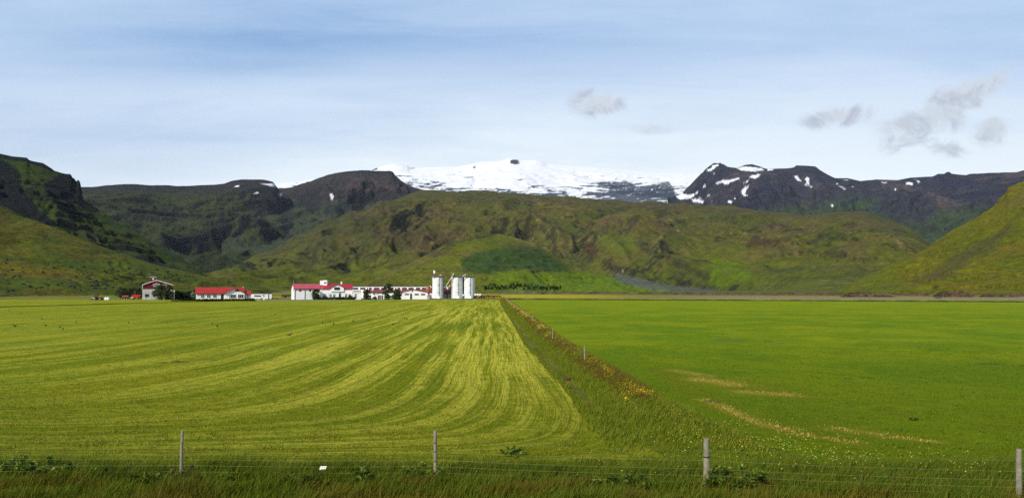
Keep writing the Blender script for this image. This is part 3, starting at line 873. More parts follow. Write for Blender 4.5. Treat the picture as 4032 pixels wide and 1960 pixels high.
def ground_mat(name, kind):
    m = bpy.data.materials.new(name); m.use_nodes = True
    t = NT(m.node_tree)
    b = t.n['Principled BSDF']
    geo = t.node('ShaderNodeTexCoord').outputs['Object']
    x, y, z = t.sep(geo)
    fine = t.noise(geo, 7.0, 5.0, .7)
    mid = t.noise(geo, 1.3, 5.0, .65, .4)
    big = t.noise(geo, .09, 4.0, .6, .5)
    dist = .03
    if kind == 'mown':
        xe = t.m('SUBTRACT', 3.2, t.m('MULTIPLY', y, .022))
        wig = t.m('MULTIPLY', t.m('SUBTRACT', t.noise(geo, .05, 2.0, .5), .5), 1.3)
        u = t.m('MAXIMUM', t.m('ADD', t.m('SUBTRACT', xe, x), 9.0), .4)
        wv = t.m('MAXIMUM', t.m('MULTIPLY', t.m('SUBTRACT', y, 17.5), 2.3), .4)
        iu = t.m('POWER', u, -3.0); iw = t.m('POWER', wv, -3.0)
        s = t.m('ADD', t.m('POWER', t.m('ADD', iu, iw), -.33333), wig)
        along = t.m('MULTIPLY', t.m('SUBTRACT', wv, u), .005)
        sw1 = t.noise(t.xyz(t.m('MULTIPLY', s, .34), along, 1.0), 1.0, 2.0, .5)
        sw2 = t.noise(t.xyz(t.m('MULTIPLY', s, 1.25), t.m('MULTIPLY', along, 2.2), 4.0), 1.0, 3.0, .6)
        sw3 = t.noise(t.xyz(t.m('MULTIPLY', s, 5.0), t.m('MULTIPLY', along, 9.0), 8.0), 1.0, 3.0, .65)
        swath = t.m('ADD', t.m('ADD', t.m('MULTIPLY', sw1, .26), t.m('MULTIPLY', sw2, .46)), t.m('MULTIPLY', sw3, .28))
        dry = t.ramp(t.m('ADD', swath, t.m('MULTIPLY', t.m('SUBTRACT', mid, .5), .20)), .45, .58)
        # the middle swaths carry more bleached stubble
        cen = t.m('EXPONENT', t.m('MULTIPLY', t.m('POWER', t.m('DIVIDE', t.m('ADD', x, 4.0), t.m('ADD', 8.0, t.m('MULTIPLY', y, .10))), 2.0), -1.0))
        dryk = t.m('MULTIPLY', dry, t.m('ADD', .42, t.m('MULTIPLY', cen, .55)))
        c = t.mix(t.ramp(big, .35, .65), (.125, .178, .001), (.195, .210, .001))
        c = t.mix(t.ramp(t.noise(geo, .33, 4.0, .6), .5, .75, 0.0, .55), c, (.160, .140, .012))
        c = t.mix(dryk, c, (.480, .450, .040))
        thin = t.ramp(t.noise(t.xyz(t.m('MULTIPLY', s, 2.4), t.m('MULTIPLY', along, 3.0), 14.0), 1.0, 3.0, .6), .60, .68)
        c = t.mix(t.m('MULTIPLY', thin, .30), c, (.490, .450, .060))
        thin2 = t.ramp(t.noise(t.xyz(t.m('MULTIPLY', s, 2.1), t.m('MULTIPLY', along, 3.0), 24.0), 1.0, 3.0, .6), .60, .70)
        c = t.mix(t.m('MULTIPLY', thin2, .40), c, (.045, .075, .002))
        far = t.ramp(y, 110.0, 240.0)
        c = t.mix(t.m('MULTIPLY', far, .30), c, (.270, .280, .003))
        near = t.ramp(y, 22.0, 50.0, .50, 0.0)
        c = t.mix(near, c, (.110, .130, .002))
        dkt = t.ramp(t.noise(t.xyz(t.m('MULTIPLY', x, .5), t.m('MULTIPLY', y, 1.1), 0.0), 3.4, 4.0, .7), .52, .68, 0.0, .45)
        c = t.mix(dkt, c, (.035, .060, .004))
        hh = t.m('ADD', t.m('MULTIPLY', fine, .5), t.m('ADD', t.m('MULTIPLY', mid, 1.0), t.m('MULTIPLY', sw3, 1.4)))
        dist = .16
    elif kind == 'meadow':
        c = t.mix(t.ramp(big, .38, .62), (.105, .180, .000), (.185, .225, .000))
        c = t.mix(t.ramp(t.noise(geo, .3, 4.0, .65, .6), .48, .66, 0.0, .5), c, (.075, .125, .000))
        c = t.mix(t.ramp(mid, .45, .75, 0.0, .5), c, (.210, .260, .004))
        c = t.mix(t.ramp(t.noise(t.xyz(t.m('MULTIPLY', x, .45), t.m('MULTIPLY', y, 1.0), 0.0), 2.6, 4.0, .7), .54, .72, 0.0, .55), c, (.050, .110, .001))
        # straw left lying in curved rows near the road
        wob = t.m('MULTIPLY', t.m('SUBTRACT', t.noise(geo, 1.1, 4.0, .65), .5), 1.1)
        xw = t.m('ADD', x, wob); yw = t.m('ADD', y, t.m('MULTIPLY', wob, -.8))
        def seg(a, b2, wid):
            ex, ey = b2[0] - a[0], b2[1] - a[1]; L2 = ex * ex + ey * ey
            ax = t.m('SUBTRACT', xw, a[0]); ay = t.m('SUBTRACT', yw, a[1])
            h = t.m('DIVIDE', t.m('ADD', t.m('MULTIPLY', ax, ex), t.m('MULTIPLY', ay, ey)), L2, clamp=True)
            qx = t.m('SUBTRACT', ax, t.m('MULTIPLY', h, ex)); qy = t.m('SUBTRACT', ay, t.m('MULTIPLY', h, ey))
            d2 = t.m('ADD', t.m('MULTIPLY', qx, qx), t.m('MULTIPLY', qy, qy))
            return t.m('EXPONENT', t.m('MULTIPLY', d2, -1.0 / (wid * wid)))
        rows_ = None
        for a, b2, wid in (((8.2, 32.0), (8.5, 29.2), .30), ((8.5, 29.2), (8.7, 26.2), .34), ((8.7, 26.2), (9.3, 24.4), .34), ((9.3, 24.4), (10.4, 22.9), .26), ((9.8, 38.5), (10.9, 36.6), .8), ((10.6, 34.2), (12.4, 33.2), .55),
                          ((10.9, 25.3), (12.0, 24.0), .42), ((12.0, 24.0), (13.2, 23.1), .22), ((9.4, 43.0), (10.5, 40.0), .5)):
            q = seg(a, b2, wid)
            rows_ = q if rows_ is None else t.m('MAXIMUM', rows_, q)
        soft = None
        for a, b2, wid in (((8.6, 44.0), (8.3, 30.0), .9), ((8.3, 30.0), (8.9, 25.5), .8), ((8.9, 25.5), (11.2, 22.0), .7), ((9.8, 39.0), (12.4, 33.2), 1.5), ((10.5, 25.6), (13.0, 23.2), .6)):
            q = seg(a, b2, wid)
            soft = q if soft is None else t.m('MAXIMUM', soft, q)
        c = t.mix(t.m('MULTIPLY', soft, .70), c, (.165, .140, .003))
        rows_ = t.m('MULTIPLY', rows_, t.ramp(t.noise(geo, 3.5, 4.0, .7), .30, .48))
        c = t.mix(t.m('MULTIPLY', rows_, .75), c, (.520, .330, .055))
        olv = t.m('MULTIPLY', t.ramp(y, 36.0, 24.0, 0.0, .8), t.ramp(t.noise(geo, .22, 3.0, .6), .40, .62))
        c = t.mix(olv, c, (.150, .145, .004))
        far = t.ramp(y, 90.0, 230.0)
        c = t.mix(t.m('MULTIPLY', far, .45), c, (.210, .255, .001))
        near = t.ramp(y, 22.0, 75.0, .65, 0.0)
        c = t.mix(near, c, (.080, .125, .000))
        hh = t.m('ADD', t.m('MULTIPLY', fine, .5), mid)
        dist = .16
    elif kind == 'verge':
        at = t.node('ShaderNodeAttribute', attribute_name='Col').outputs[0]
        k = t.ramp(t.m('ADD', t.m('MULTIPLY', fine, .5), t.m('MULTIPLY', mid, .5)), .35, .65, .55, 1.35)
        c = t.mix(1.0, at, t.xyz(k, k, k), 'MULTIPLY')
        hh = t.m('ADD', fine, mid)
        dist = .12
    elif kind == 'plain':
        yb = t.m('ADD', y, t.m('MULTIPLY', x, .22))
        c = t.mix(t.ramp(big, .35, .65), (.085, .120, .010), (.160, .160, .015))
        lng = t.noise(t.xyz(t.m('MULTIPLY', x, .012), t.m('MULTIPLY', yb, .10), 0.0), 1.0, 4.0, .6)
        c = t.mix(t.ramp(lng, .42, .6, 0.0, .7), c, (.250, .220, .060))
        yel = t.m('MULTIPLY', t.m('MULTIPLY', t.ramp(yb, 330.0, 360.0), t.ramp(yb, 470.0, 560.0, 1.0, 0.0)), t.m('MULTIPLY', t.ramp(x, 90.0, 20.0), t.ramp(x, -135.0, -120.0)))
        c = t.mix(t.m('MULTIPLY', yel, .9), c, (.400, .330, .015))
        tan = t.m('MULTIPLY', t.ramp(yb, 300.0, 320.0), t.m('MULTIPLY', t.ramp(yb, 430.0, 470.0, 1.0, 0.0), t.ramp(x, 40.0, 110.0)))
        c = t.mix(t.m('MULTIPLY', tan, .85), c, (.270, .215, .105))
        dk = t.m('MULTIPLY', t.ramp(yb, 560.0, 600.0), t.ramp(x, -60.0, -10.0))
        c = t.mix(t.m('MULTIPLY', dk, .75), c, (.110, .085, .045))
        hh = t.m('ADD', fine, mid)
        dist = .3
    elif kind == 'gravel':
        c = t.mix(t.ramp(mid, .4, .65), (.120, .118, .105), (.200, .195, .170))
        hh = fine
    t.link(c, b.inputs['Base Color'])
    b.inputs['Roughness'].default_value = .95
    b.inputs['Specular IOR Level'].default_value = .05
    bn = t.node('ShaderNodeBump'); bn.inputs['Strength'].default_value = 1.0
    bn.inputs['Distance'].default_value = dist
    t.link(hh, bn.inputs['Height']); t.link(bn.outputs[0], b.inputs['Normal'])
    return m


def sheet(name, xs_of_y, ys, nx, z, mat, colf=None, zf=None):
    P = np.zeros((len(ys), nx, 3))
    for i, y in enumerate(ys):
        a, b = xs_of_y(y)
        P[i, :, 0] = np.linspace(a, b, nx); P[i, :, 1] = y
    P[..., 2] = z
    if zf is not None:
        P[..., 2] += zf(P[..., 0], P[..., 1])
    return tag(grid_mesh(name, P, None if colf is None else colf(P[..., 0], P[..., 1]), mat), kind='structure')


MB().add([(-30000, -30000, 0), (30000, -30000, 0), (30000, 30000, 0), (-30000, 30000, 0)], [(0, 1, 2, 3)])
gm = MB(); gm.add([(-30000, -8000, 0), (30000, -8000, 0), (30000, 40000, 0), (-30000, 40000, 0)], [(0, 1, 2, 3)])
tag(gm.build('ground', ground_mat('plain_grass', 'plain')), kind='structure')


def swell(x, y):
    return .05 * fbm(x / 9., y / 9., 4) + .02 * fbm(x / 1.7, y / 1.7, 3)


# far edge of the mown field follows the farm drive
def far_edge(x):
    return np.interp(x, [-420, -190, -124, -110, -97, -40, -3], [178, 178, 179, 233, 268, 291, 292])


ys = np.concatenate([np.linspace(19.2, 60, 260), np.linspace(60.3, 177, 160)])
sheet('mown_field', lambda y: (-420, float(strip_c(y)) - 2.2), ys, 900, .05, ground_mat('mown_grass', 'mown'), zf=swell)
ys2 = np.linspace(177, 291, 60)
def mf2(y):
    a = float(np.interp(y, [177, 179, 233, 268, 291], [-420, -124, -110, -97, -42]))
    return a, float(strip_c(y)) - 2.2
sheet('mown_field', mf2, ys2, 60, .052, bpy.data.materials['mown_grass'])
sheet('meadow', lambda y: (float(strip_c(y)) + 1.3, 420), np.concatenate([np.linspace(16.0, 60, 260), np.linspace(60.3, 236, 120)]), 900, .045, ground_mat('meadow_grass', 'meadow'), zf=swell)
sheet('meadow', lambda y: (float(strip_c(y)) + 1.3, float(np.interp(y, [236, 292], [420, -1]))), np.linspace(236, 291, 20), 40, .047, bpy.data.materials['meadow_grass'])
# left paddock beyond the ditch
sheet('paddock', lambda y: (-460, float(np.interp(y, [180.5, 233, 268, 296], [-126, -112, -99, -60]))), np.linspace(180.5, 296, 40), 60, .03, bpy.data.materials['mown_grass'])
# ditch between mown field and paddock: a shaded trench
sheet('gravel_drive', lambda y: (float(np.interp(y, [268, 275, 291], [-98, -100, -108])), float(np.interp(y, [268, 291], [-97, -16]))), np.linspace(268, 298, 14), 30, .035, ground_mat('drive_gravel', 'gravel'))


def verge_profile(x, y):
    w = x - strip_c(y)
    z = .42 * np.exp(-((w - .2) / .75) ** 2) - .28 * np.exp(-((w + 1.75) / .22) ** 2)
    wid = sm(y, 24, 34)
    z = (z * wid + .10 * fbm(x / 1.1, y / 1.1, 4) + .04) * sm(y, 20.2, 24.5)
    return z + .035


def verge_col(x, y):
    w = x - strip_c(y)
    n = fbm(x / 1.5, y / 2.5, 5)
    c = np.ones(x.shape + (3,)) * C(.100, .135, .003)
    c = blend(c, C(.140, .140, .006), sm(n, -.1, .4))
    br = sm(w + n * .5, -.55, .1) * sm(y, 29, 38) * .85
    c = blend(c, C(.135, .080, .012), br * sm(fbm(x / .9 + 4, y / 5., 4), -.35, .1))
    c = blend(c, C(.070, .035, .014), sm(-np.abs(w + 1.75), -.22, -.08) * sm(y, 33, 38) * sm(fbm(x, y / 3. + 5, 4), -.3, .0))
    return c


vm = ground_mat('verge_grass', 'verge')
sheet('verge', lambda y: (float(strip_c(y)) - 2.35, float(strip_c(y)) + 1.5), np.linspace(19.6, 330, 1450), 46, .02, vm, verge_col, verge_profile)
# rough grass between field and road with the embankment rising toward the road
def bank_z(x, y):
    return 2.1 * (1 - sm(y, 8.5, 15.6)) + (.06 * fbm(x / .9, y / .9, 4) + .05 * fbm(x / 4, y / 2., 3)) * (1 - sm(y, 19.0, 20.6)) - .12 * sm(y, 19.6, 20.8)


def bank_col(x, y):
    n = fbm(x / 2.2, y / 1.2, 5)
    c = np.ones(x.shape + (3,)) * C(.080, .105, .003)
    c = blend(c, C(.115, .110, .004), sm(n, -.1, .35))
    return blend(c, C(.085, .075, .006), (1 - sm(y, 16.6, 18.2)) * sm(fbm(x / 3., y / 2. + 8, 4), -.25, .15) * .8)


sheet('verge', lambda y: (-60, 60), np.linspace(7, 20.8, 150), 900, .075, vm, bank_col, bank_z)
# low earth banks at the foot of the hills
def dirt_bank(name, px0, px1, d, h, seed, label):
    a, b = X(px0, d), X(px1, d)
    n = 70; r = 16
    xs = np.linspace(a, b, n); P = np.zeros((r, n, 3)); tt = np.linspace(0, 1, r)
    prof = np.sin(np.pi * np.linspace(0, 1, n)) ** .6
    nz = fbm(xs / 6 + seed, xs * 0 + seed, 4) * .35 + 1
    for k, t_ in enumerate(tt):
        P[k, :, 0] = xs; P[k, :, 1] = d + 1.5 + t_ * 10 + fbm(xs / 4 + seed, xs * 0 + k * .3, 3) * .9
        P[k, :, 2] = -.1 + (h + .2) * prof * nz * sm(t_, 0, .45) * (1 - .2 * t_) + fbm(xs / 1.5, xs * 0 + k * .5, 4) * .15
    c = np.ones((r, n, 3)) * C(.085, .055, .030)
    c = blend(c, C(.030, .022, .015), sm(fbm(P[..., 0] / 2.5, P[..., 2] * 1.4 + seed, 5), -.05, .3) * .9)
    c = blend(c, C(.02, .02, .01), (sm(tt, .38, .48) * (1 - sm(tt, .55, .65)))[:, None] * np.ones((1, n)) * .8)
    c = blend(c, C(.10, .12, .015), sm(tt, .6, .8)[:, None] * np.ones((1, n)))
    o = grid_mesh(name, P, c, TM_near)
    tag(o, kind='structure')


dirt_bank('earth_bank', 3340, 3475, 372, 3.1, 3, '')
dirt_bank('earth_bank', 3465, 3545, 372, 1.0, 5, '')
dirt_bank('earth_bank', 3705, 3850, 372, 3.6, 8, '')
dirt_bank('earth_bank', 3890, 3945, 372, 1.4, 9, '')
dirt_bank('earth_bank', 3965, 4030, 372, 1.3, 12, '')
# long low dyke along the river flat
def dyke(name, p0, p1, h, wdt, colr):
    n = 160
    t_ = np.linspace(0, 1, n)
    xs = lerp(p0[0], p1[0], t_); yd = lerp(p0[1], p1[1], t_)
    P = np.zeros((7, n, 3))
    for k, (o_, z_) in enumerate(((0, -.3), (wdt * .15, h * .55), (wdt * .3, h * .9), (wdt * .5, h), (wdt * .7, h * .9), (wdt * .85, h * .5), (wdt, -.3))):
        P[k, :, 0] = xs; P[k, :, 1] = yd + o_ + fbm(xs / 9, xs * 0 + k, 3) * wdt * .12
        P[k, :, 2] = z_ + fbm(xs / 7., xs * 0 + k * .4, 4) * h * .35
    c = np.ones((7, n, 3)) * colr * (1 + .5 * fbm(P[..., 0] / 5, P[..., 2] * 2, 4))[..., None]
    tag(grid_mesh(name, P, c, TM_near), kind='structure')


dyke('earth_dyke', (20, 585), (330, 352), 1.5, 9, C(.075, .055, .030))
dyke('earth_dyke', (-70, 700), (20, 640), 1.6, 12, C(.09, .08, .055))
# overgrown ditch edges that close the fields at the far side
dyke('ditch_edge', (-2, 294), (180, 236.5), .42, 1.6, C(.030, .042, .012))
dyke('ditch_edge', (4, 303), (190, 243), .40, 1.6, C(.16, .19, .03))
dyke('ditch_edge', (-200, 179), (-126, 179.2), .20, .9, C(.02, .03, .006))
dyke('ditch_edge', (-126, 179.2), (-100, 262), .20, .9, C(.02, .03, .006))
dyke('ditch_edge', (-420, 178.3), (-200, 179), .20, .9, C(.02, .03, .006))


# ------------------------------------------------------------------ grass blades, flowers, leaves (uncountable: one object each)
def blades(name, x, y, z, h, wd, lean, colr, mat, seed=0, kind='stuff', yaw=None, bend=None):
    r = np.random.default_rng(seed)
    n = len(x)
    yaw = r.uniform(0, 2 * np.pi, n) if yaw is None else yaw
    ld = r.normal(0, lean, n); lx = r.normal(0, lean, n) + (0 if bend is None else bend)
    cx, cy = np.cos(yaw), np.sin(yaw)
    b = np.stack([x, y, z], -1)
    side = np.stack([cx * wd, cy * wd, 0 * x], -1)
    tip = b + np.stack([lx * h, ld * h, h], -1)
    mid = b + np.stack([lx * h * .35, ld * h * .35, h * .55], -1)
    Vv = np.stack([b - side, b + side, mid - side * .7, mid + side * .7, tip], 1).reshape(-1, 3)
    base = np.arange(n)[:, None] * 5
    quads = (base + np.array([0, 1, 3, 2])).reshape(-1)
    tris = (base + np.array([2, 3, 4])).reshape(-1)
    me = bpy.data.meshes.new(name)
    me.vertices.add(n * 5); me.vertices.foreach_set('co', Vv.astype(np.float32).reshape(-1))
    me.loops.add(n * 7)
    me.loops.foreach_set('vertex_index', np.concatenate([quads, tris]).astype(np.int32))
    me.polygons.add(n * 2)
    me.polygons.foreach_set('loop_start', np.concatenate([np.arange(n) * 4, n * 4 + np.arange(n) * 3]).astype(np.int32))
    me.update()
    at = me.attributes.new('Col', 'FLOAT_COLOR', 'POINT')
    c4 = np.ones((n, 5, 4), np.float32); c4[:, :, :3] = colr[:, None, :]
    at.data.foreach_set('color', c4.reshape(-1))
    me.materials.append(mat)
    o = bpy.data.objects.new(name, me); COL.objects.link(o)
    return tag(o, kind=kind)


def pick(n, r, cols, var=.25):
    i = r.integers(0, len(cols), n)
    return np.array(cols)[i] * r.uniform(1 - var, 1 + var, (n, 1))


r = np.random.default_rng(21)
# tall roadside grass at the near fence
n = 95000
x = r.uniform(-14.5, 15.5, n); y = r.uniform(15.9, 20.6, n)
k = fbm(x / 1.6, y / .8, 4)
keep = r.random(n) < (.35 + .65 * sm(k, -.4, .3)) * (1 - sm(y, 19.2, 20.6) * .8)
x, y, k = x[keep], y[keep], k[keep]
colr = pick(len(x), r, [(.080, .130, .003), (.110, .145, .004), (.145, .145, .006), (.055, .100, .003)])
br = (fbm(x / 2.2 + 7, y / 1.2, 4) > .08) & (y < 18.0)
colr[br] = pick(br.sum(), r, [(.125, .115, .006), (.155, .130, .010), (.100, .100, .006)])
blades('grass', x, y, bank_z(x, y) + .06, r.uniform(.12, .34, len(x)) * (1 + .5 * k), r.uniform(.004, .010, len(x)), .35, colr, M['blade'], 3, bend=.35)
# short stubble and aftermath in the nearer parts of both fields
n = 230000
y = 20 + 42 * r.random(n) ** 1.35; x = (r.uniform(-1, 1, n)) * (y * .72 + 1)
mown = x < strip_c(y) - 2.2
mead = x > strip_c(y) + 1.3
k = fbm(x / 1.1, y / .7 + 4, 4)
keep = (mown | mead) & (r.random(n) < .25 + .75 * sm(k, -.2, .4))
x, y, mown, k = x[keep], y[keep], mown[keep], k[keep]
colr = np.where(mown[:, None], pick(len(x), r, [(.12, .155, .001), (.18, .18, .003), (.30, .26, .03), (.08, .11, .001)]), pick(len(x), r, [(.10, .165, .000), (.14, .19, .001), (.07, .12, .000)]))
SEG = (((8.2, 32.0), (8.5, 29.2), .30), ((8.5, 29.2), (8.7, 26.2), .34), ((8.7, 26.2), (9.3, 24.4), .34), ((9.3, 24.4), (10.4, 22.9), .26), ((9.8, 38.5), (10.9, 36.6), .8), ((10.6, 34.2), (12.4, 33.2), .5),
       ((10.9, 25.3), (12.0, 24.0), .36), ((12.0, 24.0), (13.2, 23.1), .2))
dm = np.zeros(len(x))
wb = fbm(x / .9, y / .9 + 7, 4) * .35
for (ax_, ay_), (bx_, by_), wd_ in SEG:
    ex_, ey_ = bx_ - ax_, by_ - ay_
    hh_ = np.clip(((x + wb - ax_) * ex_ + (y - wb - ay_) * ey_) / (ex_ ** 2 + ey_ ** 2), 0, 1)
    dm = np.maximum(dm, np.exp(-((x + wb - ax_ - hh_ * ex_) ** 2 + (y - wb - ay_ - hh_ * ey_) ** 2) / wd_ ** 2))
st = r.random(len(x)) < dm * 1.1
colr[st] = pick(st.sum(), r, [(.52, .34, .07), (.60, .42, .12), (.34, .22, .04)])
blades('grass', x, y, swell(x, y) + .045, r.uniform(.03, .085, len(x)) * (1 + .4 * k), r.uniform(.005, .013, len(x)), .6, colr, M['blade'], 4, bend=.3)
# weeds and sedge along the dividing ridge
n = 150000
y = 18.8 + (300 - 18.8) * r.random(n) ** 2.5
w_ = r.uniform(-2.35, 1.5, n)
wide = np.clip((32 - y) / 10, 0, 1)
w_ = np.where(w_ < 0, w_ * (1 + .5 * wide), w_ * (1 - .35 * wide))
x = strip_c(y) + w_
keep = ~((np.abs(w_ + 1.75) < .16) & (y > 33) & (r.random(n) < .85)) & (r.random(n) < .12 + .88 * sm(y + fbm(x / 1.5, y / 1.5, 3), 19.5, 26))
x, y, w_ = x[keep], y[keep], w_[keep]
nn_ = fbm(x / 1.5, y / 2.5, 5)
red = (w_ + nn_ * .5 > -.55) & (y > 31 + 3 * nn_) & (r.random(len(x)) < .8) & (fbm(x / .9 + 4, y / 5., 4) > -.3)
colr = pick(len(x), r, [(.12, .17, .003), (.16, .19, .004), (.22, .22, .02), (.09, .13, .003)])
colr[red] = pick(red.sum(), r, [(.140, .072, .010), (.105, .055, .010), (.16, .11, .012), (.12, .125, .008)])
sc_ = 1 + np.clip((y - 60) / 120, 0, 1.6)
blades('grass', x, y, np.where(np.abs(w_) < 3.1, verge_profile(x, y), .06), r.uniform(.10, .30, len(x)) * np.where(w_ > -1.2, 1.15, .8) * lerp(.5, 1, sm(y, 19, 27)), r.uniform(.005, .011, len(x)) * sc_, .35, colr, M['blade'], 5, bend=.3)


def petals(name, x, y, z, size, cols, seed):
    """small flower heads: crossed little discs, tilted"""
    rr = np.random.default_rng(seed)
    n = len(x)
    a = rr.uniform(0, 2 * np.pi, n); tl = rr.uniform(-.5, .5, n)
    ux = np.stack([np.cos(a), np.sin(a), tl * .3], -1) * size[:, None]
    uy = np.stack([-np.sin(a), np.cos(a), rr.uniform(-.6, .6, n)], -1) * size[:, None]
    c0 = np.stack([x, y, z], -1)
    up = np.array([0, 0, 1.0]) * size[:, None] * .55
    Vv = np.stack([c0 - ux, c0 - uy, c0 + ux, c0 + uy, c0 + up, c0 - up], 1).reshape(-1, 3)
    b = np.arange(n)[:, None] * 6
    f = np.concatenate([(b + np.array(q)).reshape(-1, 3) for q in ((0, 1, 4), (1, 2, 4), (2, 3, 4), (3, 0, 4), (1, 0, 5), (2, 1, 5), (3, 2, 5), (0, 3, 5))]).reshape(-1)
    me = bpy.data.meshes.new(name)
    me.vertices.add(n * 6); me.vertices.foreach_set('co', Vv.astype(np.float32).reshape(-1))
    me.loops.add(n * 24); me.loops.foreach_set('vertex_index', f.astype(np.int32))
    me.polygons.add(n * 8); me.polygons.foreach_set('loop_start', (np.arange(n * 8) * 3).astype(np.int32))
    me.update()
    at = me.attributes.new('Col', 'FLOAT_COLOR', 'POINT')
    c4 = np.ones((n, 6, 4), np.float32); c4[:, :, :3] = cols[:, None, :]
    at.data.foreach_set('color', c4.reshape(-1))
    me.materials.append(M['blade'])
    o = bpy.data.objects.new(name, me); COL.objects.link(o)
    return tag(o, kind='stuff')


n = 34000
y = 30 + 230 * r.random(n) ** 1.6
w_ = r.normal(.30, .42, n)
x = strip_c(y) + w_
cl = fbm(x / 2.2 + 20, y / 3.2 + 3, 4) + fbm(x * 0 + 3, y / 7., 2) * .5
keep = (cl > .12) & (w_ < 1.3) & (w_ > -.8) & (r.random(n) < .17)
x, y, w_ = x[keep], y[keep], w_[keep]
petals('flowers', x, y, verge_profile(x, y) + r.uniform(.12, .34, len(x)), r.uniform(.014, .028, len(x)) * (1 + np.clip((y - 45) / 40, 0, 1.8)), pick(len(x), r, [(.80, .56, .01), (.72, .60, .08), (.62, .40, .01)]), 3)
# loose drift of yellow flowers where the ridge runs out toward the road
pts = []
for cx_, cy_, sx_, sy_, nn2 in ((5.6, 27.5, .5, 1.2, 120), (6.9, 24.6, 1.0, .8, 60), (5.2, 22.4, 1.3, .45, 40), (8.0, 22.3, 1.3, .5, 90), (7.6, 21.0, .9, .4, 70), (5.0, 20.2, .8, .4, 18), (2.0, 19.6, .5, .15, 10), (8.6, 19.8, .8, .4, 45),
                              (10.5, 20.4, .9, .5, 40), (11.6, 19.4, .8, .4, 18), (3.4, 18.4, .8, .3, 12), (7.2, 19.1, .6, .3, 20), (9.3, 18.2, 1.2, .3, 12), (4.9, 31.5, .45, 2.0, 160)):
    pts += [(random.gauss(cx_, sx_), random.gauss(cy_, sy_)) for _ in range(nn2)]
pts = np.array(pts)
petals('flowers', pts[:, 0], pts[:, 1], np.full(len(pts), .22) + r.uniform(0, .16, len(pts)), r.uniform(.014, .026, len(pts)), pick(len(pts), r, [(.72, .55, .06), (.70, .62, .16)]), 9)


def leaf_cloud(name, centers, n, spread, size, cols, parent, seed=0, mat='leaf', flat=.6):
    """many leaf-sized faces scattered through clumps"""
    rr = np.random.default_rng(seed)
    centers = np.array(centers, float)
    i = rr.integers(0, len(centers), n)
    d = rr.normal(0, 1, (n, 3)); d /= np.linalg.norm(d, axis=1, keepdims=True)
    rad = rr.random(n) ** .45
    c0 = centers[i, :3] + d * (rad * centers[i, 3] * spread)[:, None] * np.array([1, 1, flat + .2])
    a = rr.normal(0, 1, (n, 3)); a /= np.linalg.norm(a, axis=1, keepdims=True)
    b_ = np.cross(a, rr.normal(0, 1, (n, 3))); b_ /= np.linalg.norm(b_, axis=1, keepdims=True)
    sz = rr.uniform(size * .6, size * 1.4, n)[:, None]
    Vv = np.stack([c0 - a * sz, c0 + b_ * sz * .55, c0 + a * sz, c0 - b_ * sz * .55], 1).reshape(-1, 3)
    me = bpy.data.meshes.new(name)
    me.vertices.add(n * 4); me.vertices.foreach_set('co', Vv.astype(np.float32).reshape(-1))
    me.loops.add(n * 4); me.loops.foreach_set('vertex_index', np.arange(n * 4).astype(np.int32))
    me.polygons.add(n); me.polygons.foreach_set('loop_start', (np.arange(n) * 4).astype(np.int32))
    me.update()
    clump = rr.uniform(.6, 1.35, len(centers))[i]
    cc = np.array(cols)[rr.integers(0, len(cols), n)] * clump[:, None] * rr.uniform(.75, 1.25, (n, 1))
    at = me.attributes.new('Col', 'FLOAT_COLOR', 'POINT')
    c4 = np.ones((n, 4, 4), np.float32); c4[:, :, :3] = cc[:, None, :]
    at.data.foreach_set('color', c4.reshape(-1))
    me.materials.append(M[mat])
    o = bpy.data.objects.new(name, me); COL.objects.link(o)
    o.parent = parent
    return o


TREE_COL = [(.030, .060, .010), (.045, .080, .014), (.022, .045, .010), (.070, .100, .022)]


def tree(name, label, cat, loc, wd, h, seed, n=2600, cols=TREE_COL, shape='round', lean=0.0, trunk=.25, group=None, size=.16, stems=1):
    t = thing(name, label, cat, loc, 0, group)
    rr = random.Random(seed)
    cen = []
    mb = MB()
    for sidx in range(stems):
        ox = (rr.uniform(-.32, .32) * wd) if stems > 1 else 0
        top = Vector((ox * 1.3 + lean * h * .6, 0, h * .75))
        b0 = Vector((ox, rr.uniform(-.2, .2) * wd if stems > 1 else 0, 0))
        kn = b0.lerp(top, .45) + Vector((rr.uniform(-.1, .1) * wd, 0, 0))
        r0 = max(.05, h * .022)
        mb.tube(b0 - Vector((0, 0, .1)), kn, r0, r0 * .65, 7); mb.tube(kn, top, r0 * .65, r0 * .2, 6)
        for q in range(7):
            t0 = rr.uniform(.35, .9)
            st = b0.lerp(kn, t0 / .45) if t0 < .45 else kn.lerp(top, (t0 - .45) / .55)
            an = rr.uniform(0, 6.28); ln = wd * rr.uniform(.2, .42)
            mb.tube(st, st + Vector((math.cos(an) * ln + lean * ln, math.sin(an) * ln, ln * rr.uniform(.4, 1.0))), r0 * .35, r0 * .1, 5)
    mb.build('trunk', M['bark'], t)
    nc = 64
    for i in range(nc):
        q = (i + .5) / nc
        zz = trunk * h + (1 - trunk) * h * q
        if shape == 'round':
            rad = wd * .5 * math.sqrt(max(0.02, 1 - (2 * q - .85) ** 2 / 1.35))
        elif shape == 'cone':
            rad = wd * .5 * (1 - q) ** .8 + .03 * wd
        else:
            rad = wd * .5 * (1 - .55 * q)
        an = rr.uniform(0, 6.28); rr_ = rad * math.sqrt(rr.random()) * .92
        cen.append((math.cos(an) * rr_ + lean * zz * .6, math.sin(an) * rr_, zz - .08 * h * rr.random(), wd * rr.uniform(.08, .15)))
    leaf_cloud('crown', cen, int(n * 1.6), 1.0, size * .9, cols, t, seed)
    return t
